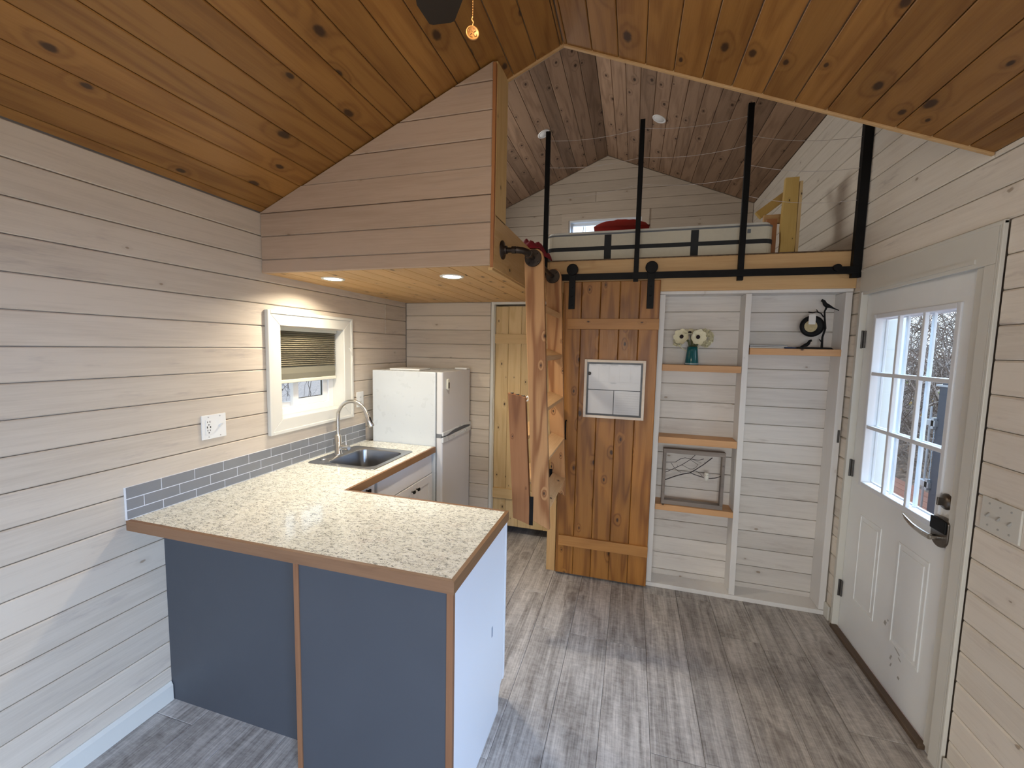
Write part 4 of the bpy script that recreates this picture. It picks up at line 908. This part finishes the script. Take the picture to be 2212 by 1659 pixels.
# base cabinets under the sink run
def shaker(parent, x, y0, y1, z0, z1, name, flat=False):
    d = Box(name, 'cab_white', parent, x, x+.018, y0, y1, z0, z1, .0015)
    if not flat:
        w = .055; m = MB().box(x+.018, x+.024, y0, y0+w, z0, z1).box(x+.018, x+.024, y1-w, y1, z0, z1).box(x+.018, x+.024, y0+w, y1-w, z0, z0+w).box(x+.018, x+.024, y0+w, y1-w, z1-w, z1)
        m.build('door_frame', 'cab_white', d, .0015)
    return d
def knob(parent, x, y, z):
    MB().tube([(x, y, z), (x+.018, y, z)], .004, 8).box(x+.016, x+.026, y-.012, y+.012, z-.010, z+.010).build('knob', 'black', parent, .002)
sc = thing('sink_cabinet', (.3, 2.48, 0), 'white shaker sink base cabinet next to the refrigerator', 'cabinet')
MB().box(.02, .575, 2.125, 2.140, .09, .885).box(.02, .575, 2.82, 2.836, .09, .885).box(.02, .575, 2.14, 2.82, .09, .105).box(.02, .03, 2.14, 2.82, .105, .70).box(.556, .575, 2.14, 2.82, .70, .885).build('carcass', 'cab_white', sc)
shaker(sc, .578, 2.128, 2.836, .728, .876, 'drawer_front', True)
for ya, yb, yk in ((2.128, 2.552, 2.525), (2.556, 2.836, 2.588)):
    d = shaker(sc, .578, ya, yb, .10, .722, 'door'); knob(d, .602, yk, .680)
Box('toe_kick', 'cab_white', sc, .50, .515, 2.13, 2.836, 0, .09)
dc = thing('drawer_cabinet', (.3, 1.97, 0), 'narrow white drawer cabinet in the counter corner', 'cabinet')
MB().box(.02, .575, 1.84, 2.12, .09, .885).build('carcass', 'cab_white', dc)
d = shaker(dc, .578, 1.86, 2.10, .70, .876, 'drawer_front', True); knob(d, .596, 2.02, .855)
shaker(dc, .578, 1.86, 2.10, .10, .694, 'door'); Box('toe_kick', 'cab_white', dc, .50, .515, 1.84, 2.12, 0, .09)

# peninsula
pn = thing('peninsula_cabinet', (1.18, 1.5, 0), 'peninsula cabinet with slate blue back and white end panel', 'cabinet')
Box('back_panel', 'slate', pn, .876, 1.476, 1.212, 1.224, .0, .8855)
MB().prism([(1.224, 0), (1.735, 0), (1.740, .070), (1.765, .105), (1.800, .118), (1.800, .8855), (1.224, .8855)], 'X', 1.484, 1.4995).build('end_panel', 'side_white', pn, .001)
MB().prism([(1.803, .100), (1.826, .105), (1.826, .880), (1.803, .880)], 'X', .88, 1.5005).build('door_front', 'side_white', pn, .0015)
MB().box(.88, 1.484, 1.224, 1.80, .11, .8855).box(.88, 1.484, 1.224, 1.735, .0, .11).build('carcass', 'cab_white', pn)
Box('corner_strip', 'strip_z', pn, 1.476, 1.5000, 1.207, 1.224, 0, .8855, .001)
Box('corner_strip', 'strip_z', pn, .854, .876, 1.207, 1.226, 0, .8855, .001)
Box('return_side', 'slate', pn, .862, .876, 1.226, 1.338, 0, .8855)
Box('scuff_mark', 'book_blue', pn, 1.4995, 1.5001, 1.62, 1.632, .44, .485)
lp = tag(Box('kick_wall_panel', 'slate', None, .002, .861, 1.339, 1.352, 0, .8855), 'recessed slate blue panel under the counter overhang by the left wall', 'panel')
lp['category'] = 'panel'

# refrigerator
rf = thing('refrigerator', (.36, 3.13, 0), 'white top-freezer refrigerator at the end of the counter', 'refrigerator')
Box('body', 'fridge', rf, .072, .618, 2.848, 3.406, .02, 1.497, .006)
fr = rbox(MB(), .624, .677, 2.848, 3.406, 1.026, 1.497, .014, 4).build('freezer_door', 'fridge_door', rf, .003)
fd = rbox(MB(), .624, .677, 2.848, 3.406, .06, .996, .014, 4).build('fridge_door', 'fridge_door', rf, .003)
Box('gasket', 'piping', rf, .618, .624, 2.856, 3.398, .06, 1.49)
def grip(parent, z0, z1, up):
    ys_ = [2.848, 2.93, 2.96, 3.02, 3.14, 3.26, 3.37, 3.406]
    m = MB(); vs = []
    dz = [0, 0, .006, .016, .022, .018, .006, .0]
    for y, q in zip(ys_, dz):
        lo, hi = (z0+q*up, z1) if up > 0 else (z0, z1+q*up)
        for x, z in ((.672, lo), (.686, lo), (.686, hi), (.672, hi)): vs.append((x, y, z))
    n = len(ys_)
    m.add(vs, [(i*4+k, i*4+(k+1) % 4, i*4+4+(k+1) % 4, i*4+4+k) for i in range(n-1) for k in range(4)]+[(0, 1, 2, 3), tuple(range(4*n-4, 4*n))])
    m.build('grip', 'fridge', parent, .002)
grip(fr, 1.012, 1.040, 1); grip(fd, .962, 1.002, -1)
Box('door_gap_shadow_strip', 'piping', rf, .63, .668, 2.85, 3.404, .996, 1.026)
Box('hinge_cover', 'plastic', rf, .56, .672, 3.33, 3.40, 1.4975, 1.512, .004)
for x, y in ((.1, 2.88), (.58, 2.88), (.1, 3.37), (.58, 3.37)): MB().lathe([(.02, 0), (.02, .022)], (x, y, 0), 'Z', 10).build('foot', 'slot', rf)
o = MB().obb((.310, 3.02, 1.505), Vector((.125, .01, 0)), Vector((-.01, .11, 0)), Vector((0, 0, .0065))).build('white_board', 'plastic', None, .002); tag(o, 'thin white board lying on top of the refrigerator', 'board')
tm = thing('kitchen_timer', (.6775, 2.93, 1.37), 'small oval magnetic timer with dark screen on the freezer door', 'timer')
prof = []
for i in range(9): a = PI*i/8; prof.append((2.925+.017*math.cos(a), 1.430+.017*math.sin(a)))
for i in range(9): a = PI+PI*i/8; prof.append((2.925+.017*math.cos(a), 1.375+.017*math.sin(a)))
MB().prism(prof, 'X', .6775, .694).build('case', 'rail', tm, .004)
Box('screen', 'slot', tm, .6935, .6945, 2.914, 2.936, 1.372, 1.418)

# outlets
ot = thing('outlet_plate', (.0, 1.595, 1.26), 'double white wall plate with USB outlet and toggle above the counter', 'outlet')
Box('plate', 'plastic', ot, .0, .0075, 1.532, 1.660, 1.203, 1.325, .002)
c2 = Box('receptacle', 'plastic', ot, .0075, .0095, 1.550, 1.582, 1.226, 1.302, .003)
for y, z, a, b in ((1.560, 1.290, .0016, .005), (1.572, 1.290, .0016, .005), (1.566, 1.276, .003, .003), (1.558, 1.264, .0025, .006), (1.574, 1.264, .0025, .006), (1.560, 1.248, .0016, .005), (1.572, 1.248, .0016, .005), (1.566, 1.236, .003, .003)):
    Box('slot', 'slot', c2, .0095, .0099, y-a, y+a, z-b/1.2, z+b/1.2)
MB().prism([(.0075, 1.256), (.022, 1.272), (.024, 1.280), (.0075, 1.270)], 'Y', 1.622, 1.632).build('toggle', 'plastic', ot, .001)
for y in (1.566, 1.627):
    for z in (1.314, 1.214): MB().lathe([(.003, 0), (.003, .0012)], (.0075, y, z), 'X', 8).build('screw', 'screw', ot)
ot = thing('outlet_plate', (.0, 2.78, 1.266), 'single white outlet plate between window and refrigerator', 'outlet')
Box('plate', 'plastic', ot, .0, .0075, 2.742, 2.825, 1.207, 1.326, .002)
c2 = Box('receptacle', 'plastic', ot, .0075, .0092, 2.766, 2.800, 1.232, 1.302, .003)
for z in (1.250, 1.284):
    for y in (2.777, 2.789): Box('slot', 'slot', c2, .0092, .0096, y-.0015, y+.0015, z-.004, z+.004)

# ------------------------------------------------------------------ recessed lights
def can(c, nrm, lit, lab):
    c = Vector(c); n = Vector(nrm).normalized(); u = n.cross(Vector((0, 1, 0))).normalized(); w = n.cross(u)
    t_ = thing('recessed_light', c, lab, 'ceiling light', 'round recessed ceiling lights')
    MB().lathe([(.0, .0005), (.049, .0005), (.051, .003), (.064, .006), (.068, .001), (.068, -.001)], c, (u, w, n), 36).build('trim_ring', 'lamp_off' if not lit else 'plastic', t_)
    MB().lathe([(.0, .0045), (.048, .0035), (.050, .001)], c, (u, w, n), 36).build('diffuser', 'lamp_on' if lit else 'lamp_off', t_)
can((.283, 2.155, ZS), (0, 0, -1), True, 'lit recessed light over the counter nearer the left wall')
can((1.042, 2.191, ZS), (0, 0, -1), True, 'lit recessed light over the counter nearer the ladder')
can((1.060, 4.40, lz(1.06)), (lk, 0, -1), False, 'unlit white recessed light on the left slope of the loft ceiling')
can((2.180, 4.40, lz(2.18)), (-lk, 0, -1), False, 'unlit white recessed light on the right slope of the loft ceiling')
for x, y in ((.283, 2.155), (1.042, 2.191)):
    d = bpy.data.lights.new('recessed_lamp', 'AREA'); d.shape = 'DISK'; d.size = .09; d.energy = 8.5; d.color = (1., .90, .74); d.spread = math.radians(150)
    o = bpy.data.objects.new('recessed_lamp', d); COL.objects.link(o); o.location = (x, y, ZS-.012)

# ------------------------------------------------------------------ ceiling fan
FX, FY = 1.632, .70
fan = thing('ceiling_fan', (FX, FY, ZR), 'dark bronze ceiling fan hanging from the ridge, one blade tip in view', 'ceiling fan')
MB().lathe([(.0, .02), (.07, .02), (.065, -.05), (.02, -.07)], (FX, FY, ZR), 'Z', 24).build('canopy', 'fan_brown', fan)
MB().tube([(FX, FY, ZR-.06), (FX, FY, 2.86)], .013, 12).build('downrod', 'fan_brown', fan)
MB().lathe([(.02, .13), (.09, .11), (.12, .05), (.12, -.02), (.08, -.05), (.07, -.10)], (FX, FY, 2.76), 'Z', 32).build('motor_housing', 'fan_brown', fan)
MB().lathe([(.068, .0), (.10, -.03), (.11, -.07), (.09, -.115), (.05, -.14), (0, -.145)], (FX, FY, 2.665), 'Z', 32).build('light_globe', 'globe', fan)
for q in range(5):
    a = math.radians(111+72*q); d = Vector((math.cos(a), math.sin(a), 0)); s_ = Vector((-d.y, d.x, 0))
    c = Vector((FX, FY, 2.735)); L = .665
    pts = [(.17, .045), (.24, .066), (.58, .069), (L-.005, .040), (L, .028), (L, -.028), (L-.005, -.040), (.58, -.069), (.24, -.066), (.17, -.045)]
    vs = [c+d*p+s_*w+Vector((0, 0, h-w*.20)) for h in (-.004, .004) for p, w in pts]; n = len(pts)
    b = MB().add(vs, [list(range(n))[::-1], list(range(n, 2*n))]+[(i, (i+1) % n, n+(i+1) % n, n+i) for i in range(n)]).build('blade', 'fan_brown', fan)
    MB().obb(c+d*.15+Vector((0, 0, .008)), d*.05, s_*.016, Vector((0, 0, .004))).build('blade_iron', 'fan_brown', b)
chx, chy = 1.669, .90
m = MB()
for i in range(70): 
    z = 2.400+i*.0052
    m.lathe([(0, -.0013), (.0012, -.0007), (.0012, .0007), (0, .0013)], (chx, chy, z), 'Z', 6)
m.tube([(chx, chy, 2.40), (chx, chy, 2.76)], .0003, 4)
ch = m.build('pull_chain', 'brass', fan)
MB().lathe([(0, -.001), (.0118, -.001), (.0122, -.0018), (.0142, -.0018), (.0146, 0), (.0142, .0018), (.0122, .0018), (.0118, .001), (0, .001)], (chx, chy, 2.3685), (Vector((.86, .5, 0)), Vector((0, 0, 1)), Vector((.5, -.86, 0))), 32).build('medallion', 'brass', ch)
MB().tube([(chx, chy, 2.383), (chx+.002, chy, 2.390), (chx-.002, chy, 2.396), (chx, chy, 2.401)], .0016, 6).build('connector', 'brass', ch)
m = MB()
for q in range(4):
    a = .6+PI/2*q; f = Vector((.86, .5, 0)); up = Vector((0, 0, 1)); nn = Vector((.5, -.86, 0)); c = Vector((chx, chy, 2.3685))+nn*.0011
    e1 = f*math.cos(a)+up*math.sin(a); e2 = f*math.cos(a+.9)+up*math.sin(a+.9)
    m.tube([c+e1*.002, c+e1*.0085, c+e1*.010*.55+e2*.010*.55, c+e2*.0085], .0009, 5)
m.build('engraving', 'medal_line', ch)
d = bpy.data.lights.new('fan_lamp', 'POINT'); d.energy = 7; d.color = (1., .80, .55); d.shadow_soft_size = .09
o = bpy.data.objects.new('fan_lamp', d); COL.objects.link(o); o.location = (FX, FY, 2.46)

# ------------------------------------------------------------------ room behind the camera
struct(MB().box(-.13, 1.0, YF-.12, YF, 0, 3.3).box(2.9, WR+.13, YF-.12, YF, 0, 3.3).box(1.0, 2.9, YF-.12, YF, 0, .8).box(1.0, 2.9, YF-.12, YF, 2.1, 3.3).build('wall_front', 'wash_x'), 'wall behind the viewer with an added wide window', 'wall')
w3 = struct(ring_xz(MB(), YF-.10, YF-.04, 1.0, 2.9, .8, 2.1, .06).build('window_3', 'white_paint'), 'unseen wide window behind the viewer, added for daylight', 'window')  # out of view, added to go with the rear daylight lamp
Box('pane', 'glass', w3, 1.05, 2.85, YF-.075, YF-.07, .85, 2.05)
w4 = struct(ring_yz(MB(), WR+.03, WR+.09, RWY0, RWY1, RWZ0, RWZ1, .06).build('window_4', 'white_paint'), 'unseen window added for daylight in the right wall behind the viewer', 'window')  # out of view, added to go with the blue side daylight lamp
Box('pane', 'glass', w4, WR+.06, WR+.065, RWY0+.05, RWY1-.05, RWZ0+.05, RWZ1-.05)

w5 = struct(ring_yz(MB(), -.10, -.04, 3.15, 4.35, 2.74, 3.30, .05).build('window_5', 'white_paint'), 'unseen side window added to light the loft, behind the upper wall', 'window')  # out of view, added to go with the loft daylight lamp
Box('pane', 'glass', w5, -.075, -.07, 3.2, 4.3, 2.79, 3.25)

# ------------------------------------------------------------------ outdoors
gr = MB().add([(-40, -40, -.7), (60, -40, -.7), (60, 60, -.7), (-40, 60, -.7)], [(0, 1, 2, 3)]).build('ground', 'ground'); struct(gr, 'leaf covered ground outside', 'ground')
m = MB(); NX = 14
vs = []
for i in range(NX+1):
    for j in range(NX+1):
        x = 6.2+i*.9; y = -1+j*1.2; vs.append((x, y, -.35+.42*(x-6.2)+.12*math.sin(x*2.1+y*1.3)+.08*math.sin(y*3.1)))
m.add(vs, [(i*(NX+1)+j, i*(NX+1)+j+1, (i+1)*(NX+1)+j+1, (i+1)*(NX+1)+j) for i in range(NX) for j in range(NX)], True)
struct(m.build('bank', 'ground'), 'sloping bank covered in fallen leaves beyond the deck', 'ground')
dk = struct(Box('deck', 'deck', None, WR+.13, 6.0, -.5, 8.0, -.22, -.18), 'red brown deck outside the entry door', 'deck')
for i in range(20):
    x0 = WR+.135+i*.140
    if x0 > 5.9: break
    Box('deck_board', 'deck', dk, x0, x0+.134, -.5, 8.0, -.178, -.15, .002)
o = Box('porch_trim_board', 'siding', None, 3.445, 3.57, 2.985, 3.10, -.15, 2.6); tag(o, 'pale painted porch post outside the left door panes', 'post')
gt = thing('gate', (5.2, 5.5, -.15), 'dark gate frame with metal brackets outside the entry door', 'gate')
Box('gate_post', 'gate', gt, 5.15, 5.25, 5.30, 5.40, -.15, 1.42)
Box('gate_stile', 'gate', gt, 5.17, 5.23, 5.40, 5.47, -.10, 1.38)
Box('gate_cap', 'bracket', gt, 5.14, 5.26, 5.29, 5.48, 1.38, 1.40)
MB().tube([(5.18, 5.58, 0.0), (5.18, 5.58, 1.15)], .010, 6).build('lift_rod', 'bracket', gt)
for z in (.28, .95): MB().box(5.14, 5.20, 5.44, 5.62, z, z+.06).box(5.14, 5.2, 5.46, 5.50, z-.03, z+.09).build('bracket', 'bracket', gt)
for z0 in (.35,):
    m = MB()
    for i in range(34): m.tube([(5.16, 5.475, z0+i*.017), (5.18, 5.505, z0+i*.017+.008), (5.16, 5.475, z0+i*.017+.016)], .004, 4, False)
    m.build('spring', 'bracket', gt)
def thicket(name, x0, x1, y0, y1, zb, zt_, n, mat, seed, lab, leaves=None):
    random.seed(seed); m = MB()
    for _ in range(n):
        p = Vector((random.uniform(x0, x1), random.uniform(y0, y1), random.uniform(zb, zb+(zt_-zb)*.55)))
        d = Vector((random.uniform(-1, 1), random.uniform(-1, 1), random.uniform(.0, 1.5))).normalized(); L = random.uniform(.5, 1.7); pts = [p.copy()]
        for k in range(5):
            p = p+d*L/5; pts.append(p.copy()); d = (d+Vector((random.uniform(-.4, .4), random.uniform(-.4, .4), random.uniform(-.25, .3)))).normalized()
        r = random.uniform(.004, .013); m.tube(pts, [r*(1-.14*i) for i in range(6)], 3, False, False)
    return stuff(m.build(name, mat), lab, 'bushes')
thicket('brush_thicket', 6.3, 10.5, 4.8, 12.5, -.3, 4.4, 2600, 'twig', 11, 'tangle of bare brown brush beyond the deck')
thicket('brush_thicket', 6.2, 8.0, 4.8, 10.5, -.3, 3.6, 900, 'twig2', 12, 'pale grey bare twigs in front of the brown brush')
thicket('brush_thicket', -5.5, -2.2, -1, 5.5, -.3, 3.0, 600, 'twig', 13, 'bare brown brush outside the kitchen window')
thicket('brush_thicket', .2, 3.2, 7.8, 10.5, 1.0, 5.0, 200, 'twig', 14, 'bare brush outside the loft window')
def leaves(x0, x1, y0, y1, z0, z1, n, mat, seed, name, lab, sz=.05, bank=False):
    random.seed(seed); m = MB()
    for _ in range(n):
        x, y = random.uniform(x0, x1), random.uniform(y0, y1)
        z = (-.33+.42*(x-6.2)+.12*math.sin(x*2.1+y*1.3)+.08*math.sin(y*3.1)+random.uniform(.03, .10)) if bank else random.uniform(z0, z1)
        c = Vector((x, y, z)); u = Vector((random.uniform(-1, 1), random.uniform(-1, 1), random.uniform(-.8, .8))).normalized(); w = u.cross(Vector((random.uniform(-.5, .5), .2, 1))).normalized(); s_ = random.uniform(.5, 1.2)*sz
        m.add([c-u*s_, c-w*s_*.5, c+u*s_, c+w*s_*.5], [(0, 1, 2, 3)])
    return stuff(m.build(name, mat), lab, 'leaves')
leaves(6.2, 8.5, 5, 11, 0, 0, 2600, 'leaf_b', 21, 'fallen_leaves', 'brown fallen leaves on the bank', .055, True)
leaves(6.4, 8.5, 5.5, 11, .6, 3, 130, 'leaf_y', 22, 'autumn_leaves', 'few yellow leaves still on the brush', .05)
leaves(6.4, 8.5, 5.5, 11, -.1, 1.4, 260, 'leaf_g', 23, 'green_leaves', 'dull green leaves low in the brush', .045)
leaves(-4, -1.6, -.5, 4, .8, 2.2, 160, 'leaf_b', 24, 'autumn_leaves', 'russet leaves outside the kitchen window', .06)
